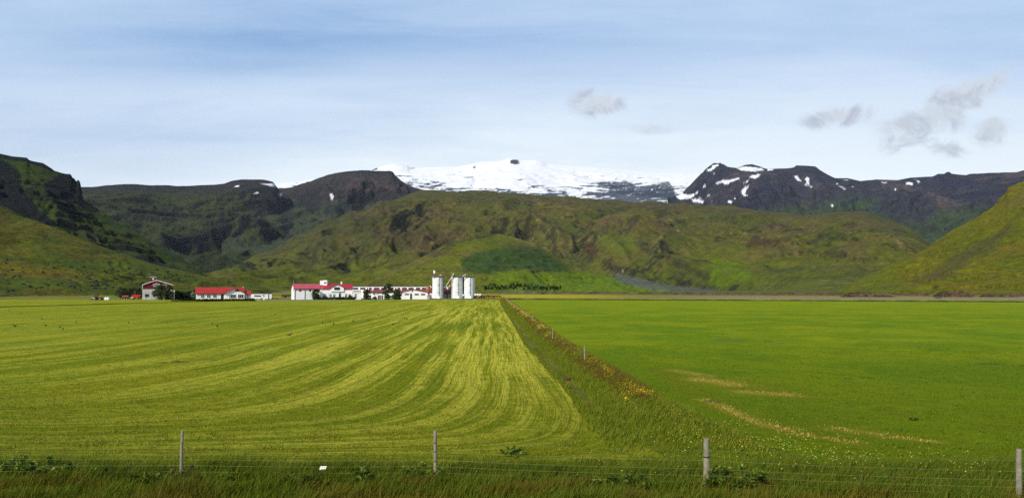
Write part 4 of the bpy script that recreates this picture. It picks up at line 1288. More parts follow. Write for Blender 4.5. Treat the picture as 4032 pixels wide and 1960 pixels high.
# ------------------------------------------------------------------ farm buildings
def window(parent, x0, x1, z0, z1, y, mats=('trim_white', 'glass'), fr=.08, mull=0, tran=0, depth=.10):
    """casement proud of a wall whose outer face is at local y; frame > pane"""
    f = MB()
    f.box(x0 - fr, x1 + fr, y - depth, y + .02, z1, z1 + fr).box(x0 - fr, x1 + fr, y - depth - .03, y + .02, z0 - fr, z0)
    f.box(x0 - fr, x0, y - depth, y + .02, z0, z1).box(x1, x1 + fr, y - depth, y + .02, z0, z1)
    for i in range(mull):
        xm = x0 + (x1 - x0) * (i + 1) / (mull + 1)
        f.box(xm - .035, xm + .035, y - depth + .02, y + .01, z0, z1)
    for i in range(tran):
        zm = z0 + (z1 - z0) * (i + 1) / (tran + 1)
        f.box(x0, x1, y - depth + .025, y + .012, zm - .03, zm + .03)
    fo = f.build('window', M[mats[0]], parent)
    MB().box(x0, x1, y - .045, y + .005, z0, z1).build('pane', M[mats[1]], fo)
    return fo


def door(parent, x0, x1, z0, z1, y, mat='black', fr_mat='trim_white', handle=True):
    f = MB().box(x0, x1, y - .05, y + .01, z0, z1)
    d = f.build('door', M[mat], parent)
    g = MB().box(x0 - .08, x0, y - .08, y + .01, z0, z1 + .08).box(x1, x1 + .08, y - .08, y + .01, z0, z1 + .08).box(x0, x1, y - .08, y + .01, z1, z1 + .08)
    g.build('door_frame', M[fr_mat], d)
    if handle:
        MB().tube((x1 - .12, y - .10, z0 + 1.0), (x1 - .12, y - .05, z0 + 1.0), .03, n=6).build('handle', M['steel'], d)
    return d


def gable_poly(x0, x1, ze, zr, xr=None):
    xr = (x0 + x1) / 2 if xr is None else xr
    return [(x0, -.3), (x1, -.3), (x1, ze), (xr, zr), (x0, ze)]


def roof_x(parent, x0, x1, y0, y1, ze, zr, mat, th=.14, over=.35, name='roof'):
    """ridge along x"""
    ym = (y0 + y1) / 2
    k = (zr - ze) / (ym - y0)
    a = y0 - over; za = ze - over * k
    poly = [(a, za), (ym, zr), (y1 + over, za), (y1 + over, za + th), (ym, zr + th * 1.1), (a, za + th)]
    return MB().prism_x(poly, x0 - over * .8, x1 + over * .8).build(name, M[mat], parent)


def roof_y(parent, x0, x1, xr, y0, y1, ze, zr, mat, th=.14, over=.3, name='roof'):
    """ridge along y"""
    k0 = (zr - ze) / (xr - x0); k1 = (zr - ze) / (x1 - xr)
    poly = [(x0 - over, ze - over * k0), (xr, zr), (x1 + over, ze - over * k1), (x1 + over, ze - over * k1 + th), (xr, zr + th * 1.1), (x0 - over, ze - over * k0 + th)]
    return MB().prism_y(poly, y0 - over, y1 + over).build(name, M[mat], parent)


def barge(parent, x0, x1, xr, y, ze, zr, mat, wd=.24, over=.35):
    """sloping boards along a gable"""
    k0 = (zr - ze) / (xr - x0); k1 = (zr - ze) / (x1 - xr)
    m = MB()
    m.prism_y([(x0 - over, ze - over * k0 - wd * .6), (xr, zr - wd * .6), (xr, zr + wd * .6), (x0 - over, ze - over * k0 + wd * .6)], y - .05, y)
    m.prism_y([(xr, zr - wd * .6), (x1 + over, ze - over * k1 - wd * .6), (x1 + over, ze - over * k1 + wd * .6), (xr, zr + wd * .6)], y - .05, y)
    return m.build('barge_board', M[mat], parent)


def face(t, deg):
    """turn a building that was laid out square so that its front looks at `deg` to the right of south; its true width shrinks to suit"""
    th_ = R(deg)
    ta = -t.location.x / t.location.y
    t.rotation_euler = (0, 0, th_)
    t.scale = (1 / (math.cos(th_) + math.sin(th_) * ta), 1, 1)


# --- tall barn with red upper storey and roof lantern
d = 297
bx = X(622, d)
t = thing('barn', 'tall barn with maroon upper storey over grey concrete and a small lantern on its ridge', 'barn', (bx, d, 0))
face(t, 26.5)
L, Rr, PK = X(563.6, d) - bx, X(680.5, d) - bx, X(617.5, d) - bx
ze, zr, zs = 5.9, 7.75, 4.24
MB().box(L, Rr, 0, 16, -.3, zs).build('lower_wall', M['old_wall'], t)
MB().prism_y([(L, zs), (Rr, zs), (Rr, ze), (PK, zr), (L, ze)], -.04, 16).build('upper_wall', M['maroon'], t)
roof_y(t, L, Rr, PK, -.1, 16, ze, zr, 'trim_red')
barge(t, L, Rr, PK, -.42, ze + .02, zr + .05, 'trim_white', .20, .3)
MB().box(L - .10, L + .06, -.12, -.041, zs, ze - .1).build('corner_trim', M['trim_white'], t)
window(t, X(574.3, d) - bx, X(587.8, d) - bx, 1.25, 2.15, 0, ('black', 'glass'), .05)
window(t, X(605.5, d) - bx, X(629, d) - bx, Z(1127, d), Z(1118.3, d), -.04, ('trim_white', 'glass'), .12, mull=4)
window(t, X(642, d) - bx, X(656, d) - bx, Z(1129, d), Z(1120.5, d), -.04, ('trim_white', 'glass'), .12, mull=2)
em = MB().tube((X(617.2, d) - bx, -.16, Z(1110.3, d)), (X(617.2, d) - bx, -.04, Z(1110.3, d)), .40, n=24).build('round_vent', simple('pale_pink', (.62, .30, .28), .6), t)
MB().tube((X(617.2, d) - bx, -.19, Z(1110.3, d)), (X(617.2, d) - bx, -.16, Z(1110.3, d)), .20, n=16).build('hub', M['maroon'], em)
cu = MB().prism_y([(-1.15, 6.9), (1.15, 6.9), (1.15, 8.85), (0, 9.25), (-1.15, 8.85)], 4.0, 6.6).build('lantern', M['maroon'], t)
cu.location = (X(623, 301) - bx, 0, 0)
m = MB(); m.prism_y([(-1.35, 8.78), (0, 9.25), (1.35, 8.78), (1.35, 8.93), (0, 9.42), (-1.35, 8.93)], 3.8, 6.8); m.build('lantern_roof', M['trim_white'], cu)
MB().box(-.36, .36, 3.93, 4.0, 8.05, 8.65).build('lantern_window', M['trim_white'], cu)

# --- red-roofed bungalow
d = 313
bx = X(880, d)
t = thing('bungalow', 'long white bungalow with bright red roof and a wide glazed gable porch', 'house', (bx, d, 0))
face(t, 24)
x0, x1 = X(776, d) - bx, X(962, d) - bx
MB().prism_x([(0, -.3), (8, -.3), (8, 2.5), (4, 4.7), (0, 2.5)], x0, x1).build('wall', M['white_wall'], t)
roof_x(t, x0, x1, 0, 8, 2.55, 4.78, 'red_roof', .16, .45)
g0, g1, gp = X(888, d) - bx, X(965, d) - bx, X(926.5, d) - bx
MB().prism_y([(g0, -.3), (g1, -.3), (g1, 2.55), (gp, 4.45), (g0, 2.55)], -2.2, 4).build('porch_wall', M['white_wall'], t)
roof_y(t, g0, g1, gp, -2.3, 4, 2.60, 4.62, 'red_roof', .14, .55, 'porch_roof')
barge(t, g0, g1, gp, -2.88, 2.62, 4.68, 'trim_red', .16, .6)
MB().box(x0 - .4, g0 - .56, -.52, -.455, 2.12, 2.42).build('fascia', M['trim_red'], t)
w0, w1 = X(960, d) - bx, X(994, d) - bx
MB().prism_x([(1.0, -.3), (7, -.3), (7, 1.9), (4, 3.4), (1.0, 1.9)], w0 + .3, w1 - .2).build('wing_wall', M['white_wall'], t)
roof_x(t, w0 + .5, w1 - .3, 1.0, 7, 2.02, 3.5, 'red_roof', .16, .4, 'wing_roof')
MB().box(X(975, d) - bx, w1 + .05, .47, .54, 1.62, 2.0).build('fascia', M['trim_red'], t)
for a, b in ((1462, 1503), (1538, 1580), (1615, 1658)):
    window(t, X(340 + a * .3106, d) - bx, X(340 + b * .3106, d) - bx, Z(1170.5, d), Z(1160, d), 0, ('trim_white', 'glass'), .08, mull=1, tran=1)
door(t, X(340 + 1712 * .3106, d) - bx, X(340 + 1750 * .3106, d) - bx, .1, 2.0, 0, 'dark_opening')
for a, b in ((1803, 1873), (1902, 1972)):
    window(t, X(340 + a * .3106, d - 2.2) - bx, X(340 + b * .3106, d - 2.2) - bx, Z(1172.5, d), Z(1159, d), -2.2, ('trim_white', 'glass'), .1, mull=2)
for a, b in ((1786, 1794), (1983, 1992)):
    window(t, X(340 + a * .3106, d - 2.2) - bx, X(340 + b * .3106, d - 2.2) - bx, Z(1173, d), Z(1159, d), -2.2, ('trim_white', 'glass'), .05)
for a, b, zt in ((1869, 1879, 1140.5), (1885, 1897, 1138.5), (1903, 1913, 1140.5)):
    window(t, X(340 + a * .3106, d - 2.2) - bx, X(340 + b * .3106, d - 2.2) - bx, Z(1146.5, d), Z(zt, d), -2.2, ('black', 'glass'), .05)
window(t, X(979, d) - bx, X(981.5, d) - bx, .3, 1.5, 1.0, ('black', 'glass'), .03)
door(t, X(968, d) - bx, X(971, d) - bx, .1, 1.6, 1.0, 'dark_opening', 'trim_white', False)
MB().lathe([(.22, 4.6), (.22, 5.05), (.26, 5.08), (.26, 5.18)], (X(963.5, d) - bx, 4.5), 12).build('chimney', M['trim_white'], t)

# --- flat garage with red door
d = 318
bx = X(1035, d)
t = thing('garage', 'low flat-roofed white garage with a narrow red door', 'garage', (bx, d, 0))
face(t, 20.5)
a, b = X(996, d) - bx, X(1072, d) - bx
MB().box(a, b, 0, 7, -.3, 2.25).build('wall', M['white_wall'], t)
MB().box(a - .15, b + .2, -.2, 7.2, 2.253, 2.40).build('roof', M['black'], t)
door(t, X(1057.3, d) - bx, X(1061.5, d) - bx, .05, 1.9, 0, 'trim_red', 'trim_white', True)
window(t, X(1026, d) - bx, X(1043.5, d) - bx, 1.65, 1.80, 0, ('trim_white', 'glass'), .04)
MB().box(X(1030, d) - bx, X(1043.5, d) - bx, -.06, .01, 1.05, 1.3).build('window', M['glass'], t)

# --- white motor caravan
d = 305
bx = X(1015, d)
t = thing('camper_van', 'white camper van with sloping nose and dark side window parked by the bungalow', 'van', (bx, d, 0))
face(t, 20)
k = 1 / F * d
prof = [(-2.55, .45), (2.35, .45), (2.5, .8), (2.42, 1.2), (2.0, 1.75), (1.5, 2.02), (-2.4, 2.05), (-2.55, 1.9)]
MB().prism_y(prof, -1.0, 1.0).build('body', simple('van_white', (.82, .82, .82), .35, .04), t, bevel=.05)
MB().prism_y([(-1.3, 1.15), (1.75, 1.05), (1.45, 1.62), (-1.25, 1.72)], -1.03, -1.003).build('side_window', M['glass'], t)
MB().prism_x([(-.85, 1.25), (.85, 1.25), (.8, 1.6), (-.8, 1.6)], 2.30, 2.33).build('windscreen', M['glass'], t)
for wx in (-1.5, 1.7):
    q = MB().tube((wx, -1.02, .33), (wx, -.80, .33), .33, n=18).build('wheel', M['tyre'], t)
    MB().tube((wx, -1.05, .33), (wx, -1.021, .33), .19, n=14).build('rim', M['steel'], q)
MB().box(2.36, 2.56, -.8, .8, .5, .62).build('bumper', M['grey_metal'], t)
MB().box(2.49, 2.53, -.85, -.6, .75, .92).build('headlight', M['steel'], t)

# --- rendered store with pink roof
d = 299
bx = X(1262, d)
t = thing('storehouse', 'white storehouse with faded pink roof, black downpipes and small red hatches', 'barn', (bx, d, 0))
face(t, 24)
Lw = 10.3
MB().prism_x([(0, -.3), (8.5, -.3), (8.5, 4.35), (4.25, 6.15), (0, 4.35)], -Lw, 0).build('wall', M['white_wall'], t)
roof_x(t, -Lw, -.1, 0, 8.5, 4.42, 6.2, 'pink_roof', .12, .32)
MB().box(-Lw - .25, .1, -.36, -.30, 4.05, 4.22).build('gutter', M['black'], t)
for a in (218, 415, 612):
    xx = (a - 720) * .1941 / F * d
    MB().tube((xx, -.09, 0), (xx, -.09, 4.1), .085, n=8).build('downpipe', M['black'], t)
for a, b in ((300, 338), (497, 533)):
    x0_, x1_ = (a - 720) * .1941 / F * d, (b - 720) * .1941 / F * d
    MB().box(x0_, x1_, -.06, .01, 3.2, 4.05).build('hatch', M['trim_red'], t)
MB().prism_x([(.6, 3.3), (2.2, 3.3), (2.2, 5.2), (.6, 4.6)], -Lw - .05, -Lw - .003).build('gable_cladding', M['trim_red'], t)
MB().box(-Lw - .04, -Lw - .003, .25, .5, .3, 3.2).build('downpipe', M['black'], t)
pole = MB().lathe([(.09, 0), (.08, 3), (.06, 8.0)], (0, 0), 10).build('mast', M['steel'], None, (X(1157.5, 305), 305, 0))
tag(pole, 'thin pale mast standing at the left gable of the pink-roofed storehouse', 'mast')

# --- farmhouse with central gable
d = 299.3
bx = X(1325, d)
t = thing('farmhouse', 'two-storey white farmhouse with crimson roof and a central front gable', 'house', (bx, d, 0))
face(t, 14)
x0, x1 = X(1262.5, d) - bx, X(1389.5, d) - bx
fx = lambda v: X(1120 + v * .1941, d) - bx
fz = lambda v: Z(1040 + v * .1941, d) - .0
MB().prism_x([(0, -.3), (9, -.3), (9, 4.35), (4.5, 6.1), (0, 4.35)], x0, x1).build('wall', M['white_wall'], t)
# main roof in two pieces left and right of the gable, and behind it
roof_x(t, x0 + .1, x1 - .1, 0, 9, 4.45, 6.15, 'crimson_roof', .13, .30)
g0, g1, gp = fx(948), fx(1208), fx(1078)
MB().prism_y([(g0, 3.2), (g1, 3.2), (g1, 4.75), (gp + .7, 5.72), (gp, 5.95), (gp - .7, 5.72), (g0, 4.75)], -.46, 4.0).build('gable_wall', M['white_wall'], t)
m = MB(); P_ = [(g0 - .3, 4.62), (gp - .75, 5.74), (gp, 5.98), (gp + .75, 5.74), (g1 + .3, 4.62), (g1 + .3, 4.76), (gp + .75, 5.90), (gp, 6.14), (gp - .75, 5.90), (g0 - .3, 4.76)]
m.prism_y(P_, -.80, 4.2); m.build('gable_roof', M['crimson_roof'], t)
MB().box(x0 - .1, g0 - .1, -.36, -.305, 4.12, 4.28).build('gutter', M['trim_red'], t)
MB().box(g1 + .1, x1 + .1, -.36, -.305, 4.12, 4.28).build('gutter', M['trim_red'], t)
MB().tube((fx(1382), -.1, .1), (fx(1382), -.1, 4.1), .05, n=6).build('downpipe', M['grey_metal'], t)
window(t, fx(1018), fx(1128), fz(518), fz(468), -.46, ('black', 'glass'), .05, mull=3, tran=1)
for a, b, z0_, z1_ in ((802, 848, 638, 600), (920, 964, 668, 602), (992, 1038, 668, 602), (1234, 1277, 668, 602), (1306, 1348, 668, 602)):
    window(t, fx(a), fx(b), fz(z0_), fz(z1_), 0, ('trim_white', 'glass'), .09, mull=1, tran=2)
door(t, fx(1108), fx(1152), .25, fz(592), 0, 'black')
MB().box(fx(1112), fx(1148), -.14, .01, fz(582), fz(573)).build('door_lamp', M['black'], t)
MB().box(x0 + .05, x0 + .3, 6.2, 6.21, 0, .1)
cx0 = X(1272, 304) - bx
m = MB().box(cx0, cx0 + 3.3, 3.4, 5.8, 5.9, Z(1104.5, 304)).build('roof_cabin', M['white_wall'], t)
m2 = MB().box(cx0 + 1.35, cx0 + 2.85, 2.9, 3.398, 5.7, Z(1102.6, 304)).build('cabin_front', M['trim_white'], m)
MB().box(cx0 + 1.68, cx0 + 2.6, 2.84, 2.9, 6.55, 7.0).build('cabin_window', M['glass'], m)
MB().lathe([(.34, 5.9), (.34, 6.9), (.44, 6.93), (.44, 7.05), (.30, 7.08), (.30, 7.2)], (fx(1168), 4.6), 14).build('chimney', M['trim_white'], t)
pole = MB().lathe([(.05, 0), (.04, 3), (.03, 5.3)], (0, 0), 8).build('flagpole', M['trim_white'], None, (X(1269.5, 296), 296, 0))
tag(pole, 'slim white flagpole at the left corner of the two-storey farmhouse', 'flagpole')

# --- low annex with balcony rail
d = 300
bx = X(1407, d)
t = thing('annex', 'flat white annex with a grey railed roof terrace beside the farmhouse', 'annex', (bx, d, 0))
face(t, 12.5)
a, b = X(1390.2, d) - bx, X(1424, d) - bx
MB().box(a, b, 0, 7, -.3, 2.75).build('wall', M['white_wall'], t)
MB().box(a - .05, b + .1, -.12, 7.1, 2.753, 2.93).build('roof_edge', M['trim_white'], t)
m = MB(); m.box(a + .2, b - .1, -.06, -.02, 3.75, 3.82)
for i in range(12):
    q = a + .2 + (b - a - .3) * i / 11
    m.box(q - .02, q + .02, -.06, -.02, 2.93, 3.75)
m.box(a + .2, b - .1, -.05, -.03, 3.05, 3.6)
m.build('railing', M['grey_metal'], t)
window(t, X(1120 + 1427 * .1941, d) - bx, X(1120 + 1466 * .1941, d) - bx, 1.0, 2.35, 0, ('trim_white', 'glass'), .08, mull=1, tran=1)
MB().tube((X(1422.0, d) - bx, -.3, 0), (X(1422.0, d) - bx, -.3, 2.6), .05, n=8).build('post', M['trim_white'], t)

# --- long cowshed with a clerestory of windows
d = 345
bx = X(1575, d)
t = thing('cowshed', 'very long white cowshed with a band of dark windows above a low red roof', 'barn', (bx, d, 0))
face(t, 5.6)
a, b = X(1388, d) - bx, X(1765.5, d) - bx
zt = Z(1127.3, d)
MB().box(a, b, 0, 14, -.3, zt).build('upper_wall', M['trim_white'], t)
MB().box(a - .1, b + .15, -.25, 14.2, zt + .003, zt + .14).build('roof', M['black'], t)
pz0, pz1 = Z(1138.6, d), Z(1132.2, d)
x_ = X(1392, d)
wins = [(1392, 1411.5), (1420, 1439.5), (1447, 1466.5), (1474, 1494.5), (1501.5, 1523), (1530, 1548.5), (1556, 1576), (1584, 1602), (1609, 1628.5), (1636, 1655), (1662, 1678), (1697, 1702.5), (1748.5, 1756)]
for p0, p1 in wins:
    window(t, X(p0, d) - bx, X(p1, d) - bx, pz0, pz1, 0, ('black', 'grey_glass'), .05, mull=2)
# lean-to in front with red roof
dl = -8
la, lb = X(1424, d - 8) - bx, X(1769, d - 8) - bx
MB().prism_x([(dl, -.3), (-.003, -.3), (-.003, Z(1140, d)), (dl, 2.75)], la, lb).build('lower_wall', M['white_wall'], t)
MB().prism_x([(dl - .35, 2.75), (-.003, Z(1140, d) + .02), (-.003, Z(1139.6, d) + .1), (dl - .35, 2.87)], la - .2, lb + .2).build('lower_roof', M['brown_roof'], t)
MB().box(la, lb, dl - .42, dl - .352, 2.6, 2.8).build('gutter', M['black'], t)
for v in (1776, 2268, 2372, 1690, 1560 + 100):
    pass
for p, w_ in ((1464.5, .5), (1480 + 80.5, .5), (1578, .4), (1447 + 2, .35), (1633.5, .4)):
    vx = X(p, d - 4) - bx
    MB().lathe([(w_ * .5, 3.2), (w_ * .5, 4.3), (w_ * .95, 4.4), (w_ * .5, 4.75)], (vx, -4), 12).build('roof_vent', M['trim_white'], t)
for p0, p1 in ((1426.5, 1433), (1463, 1470.5)):
    MB().box(X(p0, d - 8) - bx, X(p1, d - 8) - bx, dl - .05, dl + .01, 1.75, 2.25).build('window', M['dark_opening'], t)

# --- small open shed
d = 302
bx = X(1490, d)
t = thing('open_shed', 'small white lean-to shed with a dark open front between the garden trees', 'shed', (bx, d, 0))
face(t, 10)
a, b = X(1483, d) - bx, X(1512, d) - bx
MB().prism_y([(a, -.2), (b, -.2), (b, 2.9), (a, 2.2)], 0, 4.5).build('wall', M['white_wall'], t)
MB().prism_y([(a - 1.4, 2.02), (b + .2, 2.98), (b + .2, 3.08), (a - 1.4, 2.12)], -.2, 4.7).build('roof', M['black'], t)
for p0, p1 in ((1489.5, 1496.5), (1498.5, 1503), (1505, 1509.5)):
    MB().box(X(p0, d) - bx, X(p1, d) - bx, -.04, .01, .05, 1.65).build('opening', M['dark_opening'], t)
for q in (a - 1.2, a - .5):
    MB().box(q, q + .1, -.1, 0, 0, 2.1).build('post', M['trim_white'], t)
MB().box(X(1474.5, d) - bx, X(1482, d) - bx, 1.0, 1.1, 1.75, 2.0).build('beam', M['dark_opening'], t)

# --- gabled shed
d = 306
bx = X(1634, d)
t = thing('gabled_shed', 'white wide-gabled shed with two slot windows and a black round vent', 'shed', (bx, d, 0))
face(t, 8)
a, b, p = X(1580, d) - bx, X(1684, d) - bx, X(1625, d) - bx
zr = Z(1141.2, d) + .15; ze = Z(1150.5, d)
MB().prism_y([(a, -.3), (b, -.3), (b, ze), (p, zr), (a, ze - .1)], 0, 10).build('wall', M['white_wall'], t)
roof_y(t, a, b, p, -.05, 3.5, ze, zr, 'brown_roof', .12, .15)
barge(t, a, b, p, -.26, ze + .05, zr + .07, 'trim_red', .12, .1)
sx = lambda v: X(1560 + v * .1941, d) - bx
for q0, q1 in ((380, 456), (510, 587)):
    window(t, sx(q0), sx(q1), Z(1160.6, d), Z(1156.2, d), 0, ('black', 'glass'), .04)
window(t, sx(180), sx(258), Z(1160, d), Z(1157, d), 0, ('black', 'glass'), .04)
door(t, sx(285), sx(325), .05, Z(1156, d), 0, 'dark_opening', 'trim_white', False)
MB().box(sx(150), sx(327), -.05, .01, Z(1156, d) + .09, Z(1155.3, d) + .1).build('lintel', M['black'], t)
MB().tube((sx(333), -.08, Z(1145.6, d)), (sx(333), .0, Z(1145.6, d)), .30, n=20).build('round_vent', M['black'], t)

# --- rusty feed hopper
d = 309
bx = X(1687.5, d)
t = thing('feed_hopper', 'rusty orange cylindrical feed bin on legs above a grey tub', 'hopper', (bx, d, 0))
MB().lathe([(.78, Z(1146, d)), (.84, Z(1139.8, d)), (.84, Z(1127.5, d)), (.70, Z(1126, d)), (.30, Z(1125, d))], (0, 0), 24).build('tank', M['rust'], t, smooth=False)
MB().lathe([(.16, Z(1160, d)), (.22, Z(1157, d)), (.80, Z(1146, d) - .003)], (0, 0), 20).build('funnel', M['rust'], t)
MB().lathe([(.87, Z(1141, d)), (.87, Z(1139.8, d))], (0, 0), 24).build('band', M['dark_steel'], t)
for an in (45, 135, 225, 315):
    x_, y_ = .72 * math.cos(R(an)), .72 * math.sin(R(an))
    MB().box(x_ - .05, x_ + .05, y_ - .05, y_ + .05, .0, Z(1145, d)).build('leg', M['rust_red'], t)
MB().box(.62, 1.0, -.2, .2, Z(1132, d), Z(1124, d)).build('filler_cap', M['trim_white'], t)
tb = MB().lathe([(.75, 0), (.9, 1.1), (.96, 1.15), (.90, 1.2), (.80, 1.1), (.7, .2)], (0, 0), 20).build('feed_tub', M['grey_metal'], None, (X(1691.5, 305.5), 305.5, 0))
tag(tb, 'grey round metal tub standing under the rusty feed bin', 'tub')
pl_ = thing('pallet_stack', 'dark heap of stacked timber behind the grey tub', 'timber', (X(1691.5, 307.8), 307.8, 0))
for i in range(7):
    MB().box(-.9 + .1 * (i % 2), .8 + .1 * (i % 3), -.35, .35, .02 + .27 * i, .02 + .27 * i + .2).build('plank_layer', M['rust_red'] if i > 4 else M['black'], pl_)

# --- three silos
d = 333
SX = []
labels = ['white concrete silo standing apart, leftmost of the three', 'white concrete silo in the middle, stained red at its left edge', 'white concrete silo at the right end beside the cattle']
for i, cxp in enumerate((1725.2, 1799.8, 1848.5)):
    sxw = X(cxp, d); SX.append(sxw)
    rad = (22.2, 22.0, 20.9)[i] / F * d
    t = thing('silo', labels[i], 'silo', (sxw, d, 0), 0, 'white concrete silos beside the cowshed')
    hh = Z(1090.8, d)
    prof = [(rad * 1.012, -.2), (rad * 1.012, .3)] + [(rad * (1 + (.004 if k % 2 else -.002)), .3 + (hh - .3) * (k + 1) / 14.0) for k in range(14)]
    MB().lathe(prof, (0, 0), 48).build('shell', M['silo_wall'], t)
    MB().lathe([(rad * 1.035, hh + .003), (rad * 1.035, hh + .2), (rad * .9, hh + .26), (.2, hh + .32)], (0, 0), 48).build('cap', M['black'], t)
    lo = (878 - 850, 1270 - 1236, 1508 - 1485)[i] * .1941 / F * d
    th = math.asin(min(.9, lo / rad))
    px_, py_ = (rad + .12) * math.sin(th), -(rad + .12) * math.cos(th)
    pipe = MB().tube((px_, py_, 1.3), (px_, py_, hh + .5), .12, n=10).build('pipe', M['grey_metal'], t)
    for zz in (Z(1121, d), Z(1150, d)):
        MB().box(px_ - .28, px_ + .16, py_ - .14, py_ + .2, zz - .14, zz + .14).build('bracket', M['dark_steel'], pipe)
    # flared chute where the pipe meets the ground
    MB().lathe([(.95, -.1), (.55, .5), (.25, 1.0), (.15, 1.35)], (px_, py_ + .15), 14).build('chute', M['silo_wall'], t)
    m = MB()
    m.tube((-rad * .6, -.3, hh + .25), (rad * .2, -.3, hh + .33), .05, n=6).tube((rad * .55, 0, hh + .2), (rad * .55, 0, hh + .9), .04, n=6)
    m.build('roof_pipe', M['bale_green'], t)
    if i == 0:
        MB().box(rad * .25, rad * .55, -.2, .2, hh + .85, hh + 1.05).build('roof_lamp', M['trim_white'], t)
# catwalk
hh = Z(1090.0, d)
t = thing('catwalk', 'dark steel catwalk linking the flat tops of the silos', 'catwalk', (0, d - 2.75, 0))
MB().box(X(1703, d), X(1868, d), -.12, .35, hh + .02, hh + .22).build('walkway', M['dark_steel'], t)
MB().box(X(1747.5, d), X(1750.5, d), 0, .25, 0, hh).build('leg', M['dark_steel'], t)
# overhead rail and its white motor box
hr = Z(1066.5, d)
t = thing('overhead_rail', 'thin dark rail high above the silos with a white box at its left end', 'conveyor', (0, d, 0))
MB().box(X(1710, d), X(1875, d), -.09, .09, hr - .1, hr + .1).build('rail', M['dark_steel'], t)
MB().box(X(1707, d), X(1713.2, d), -.45, .45, Z(1076, d), Z(1065, d)).build('motor_box', M['trim_white'], t)
for q in (1707.5, 1778.5, 1820):
    MB().tube((X(q, d), 0, hh + .28), (X(q, d), 0, hr - .1), .05, n=6).build('post', M['grey_metal'], t)
# augers
def auger(label, p0, p1, dd, mat, r0=.13):
    a0 = Vector((X(p0[0], dd), dd, Z(p0[1], dd))); a1 = Vector((X(p1[0], dd), dd, Z(p1[1], dd)))
    t_ = thing('auger', label, 'auger', a0)
    v_ = a1 - a0
    MB().tube((0, 0, 0), v_, r0, n=10).build('tube', M[mat], t_)
    MB().tube(v_, v_ + v_.normalized() * .35, r0 * 1.7, n=10).build('head', M['trim_white'], t_)
    MB().box(-.35, .35, -.3, .3, -.3, .2).build('intake', M['dark_steel'], t_)


auger('pale slanting pipe rising from the shed roof up to the middle silo', (1754, 1131), (1785, 1080), 330, 'bale_green')
auger('short pale pipe end jutting above the gap between the two right silos', (1820, 1090), (1833, 1080), 334.5, 'trim_white')
auger('stubby pale pipe climbing toward the red column from the cowshed corner', (1758, 1136), (1771, 1126), 331.5, 'bale_green', .1)
rc = thing('red_column', 'rusty red vertical steel column against the left side of the middle silo', 'column', (X(1775.3, 331), 331, 0))
MB().box(-.22, .22, -.15, .15, Z(1132, 331), Z(1091.5, 331)).build('upper_shaft', M['rust_red'], rc)
MB().box(-.20, .20, -.14, .14, 0, Z(1132, 331) - .003).build('lower_shaft', M['black'], rc)
rc = thing('red_column', 'dark column with a rusty red top in the narrow gap between the two right silos', 'column', (X(1824.3, 335), 335, 0))
MB().box(-.40, .40, -.15, .15, Z(1106, 335), Z(1091.5, 335)).build('upper_shaft', M['rust_red'], rc)
MB().box(-.38, .38, -.14, .14, 0, Z(1106, 335) - .003).build('lower_shaft', M['black'], rc)
cb = thing('control_box', 'small white cabinet in the gap between the two right silos', 'cabinet', (X(1823.8, 331.0), 331.0, 0))
MB().box(-.25, .25, -.15, .15, 1.1, 1.9).build('case', M['trim_white'], cb)
MB().box(-.05, .05, -.05, .05, 0, 1.1).build('post', M['dark_steel'], cb)
# shed between silos
d = 338
bx = X(1761, d)
t = thing('feed_shed', 'small grey shed with a brown-red roof between the left and middle silos', 'shed', (bx, d, 0))
face(t, 5.5)
a, b = X(1746, d) - bx, X(1773.5, d) - bx
MB().box(a, b, 0, 5, -.3, 2.4).build('wall', M['old_wall'], t)
MB().prism_x([(-.5, 2.42), (2.5, Z(1141.5, d)), (5.5, 2.42), (5.5, 2.54), (2.5, Z(1141.5, d) + .14), (-.5, 2.54)], a - .1, b + .25).build('roof', M['brown_roof'], t)
MB().box(a, b + .2, -.56, -.505, 2.2, 2.5).build('fascia', M['black'], t)
MB().box(X(1758.5, d) - bx, X(1763, d) - bx, -.05, .01, 0, 2.0).build('door', M['dark_opening'], t)
for p0, p1 in ((1748, 1756.5), (1765, 1773)):
    MB().box(X(p0, d) - bx, X(p1, d) - bx, -.04, .01, 1.65, 1.9).build('window', M['dark_opening'], t)

# ------------------------------------------------------------------ machinery and small things by the farm
def wheel(parent, x, y, rad, w_=.3):
    q = MB().tube((x, y - w_ / 2, rad), (x, y + w_ / 2, rad), rad, n=20).build('wheel', M['tyre'], parent)
    MB().tube((x, y - w_ / 2 - .02, rad), (x, y - w_ / 2 - .003, rad), rad * .55, n=14).build('rim', M['grey_metal'], q)
    return q


def g2(px, py):
    q = gnd(px, py); return q


# tractor
q = g2(386, 1181.5)
t = thing('tractor', 'dark old tractor parked at the foot of the slope with a mower behind it', 'tractor', (q.x, q.y, 0))
MB().box(-.35, 1.5, -.32, .32, .75, 1.35).build('bonnet', M['rust_paint'], t, bevel=.06)
MB().box(-1.3, -.3, -.6, .6, .85, 1.25).box(-1.2, -.4, -.5, .5, 1.25, 1.5).build('body', M['dark_steel'], t)
m = MB()
for x_ in (-1.35, -.35):
    for y_ in (-.6, .6):
        m.box(x_ - .05, x_ + .05, y_ - .05, y_ + .05, 1.2, 2.25)
m.build('cab_frame', M['dark_steel'], t)
MB().box(-1.45, -.25, -.7, .7, 2.25, 2.35).build('cab_roof', M['rust_paint'], t)
MB().tube((.9, .1, 1.35), (.9, .1, 2.2), .05, n=8).build('exhaust', M['steel'], t)
for x_, y_, r_ in ((-.9, -.75, .72), (-.9, .75, .72), (1.15, -.6, .42), (1.15, .6, .42)):
    wheel(t, x_, y_, r_)
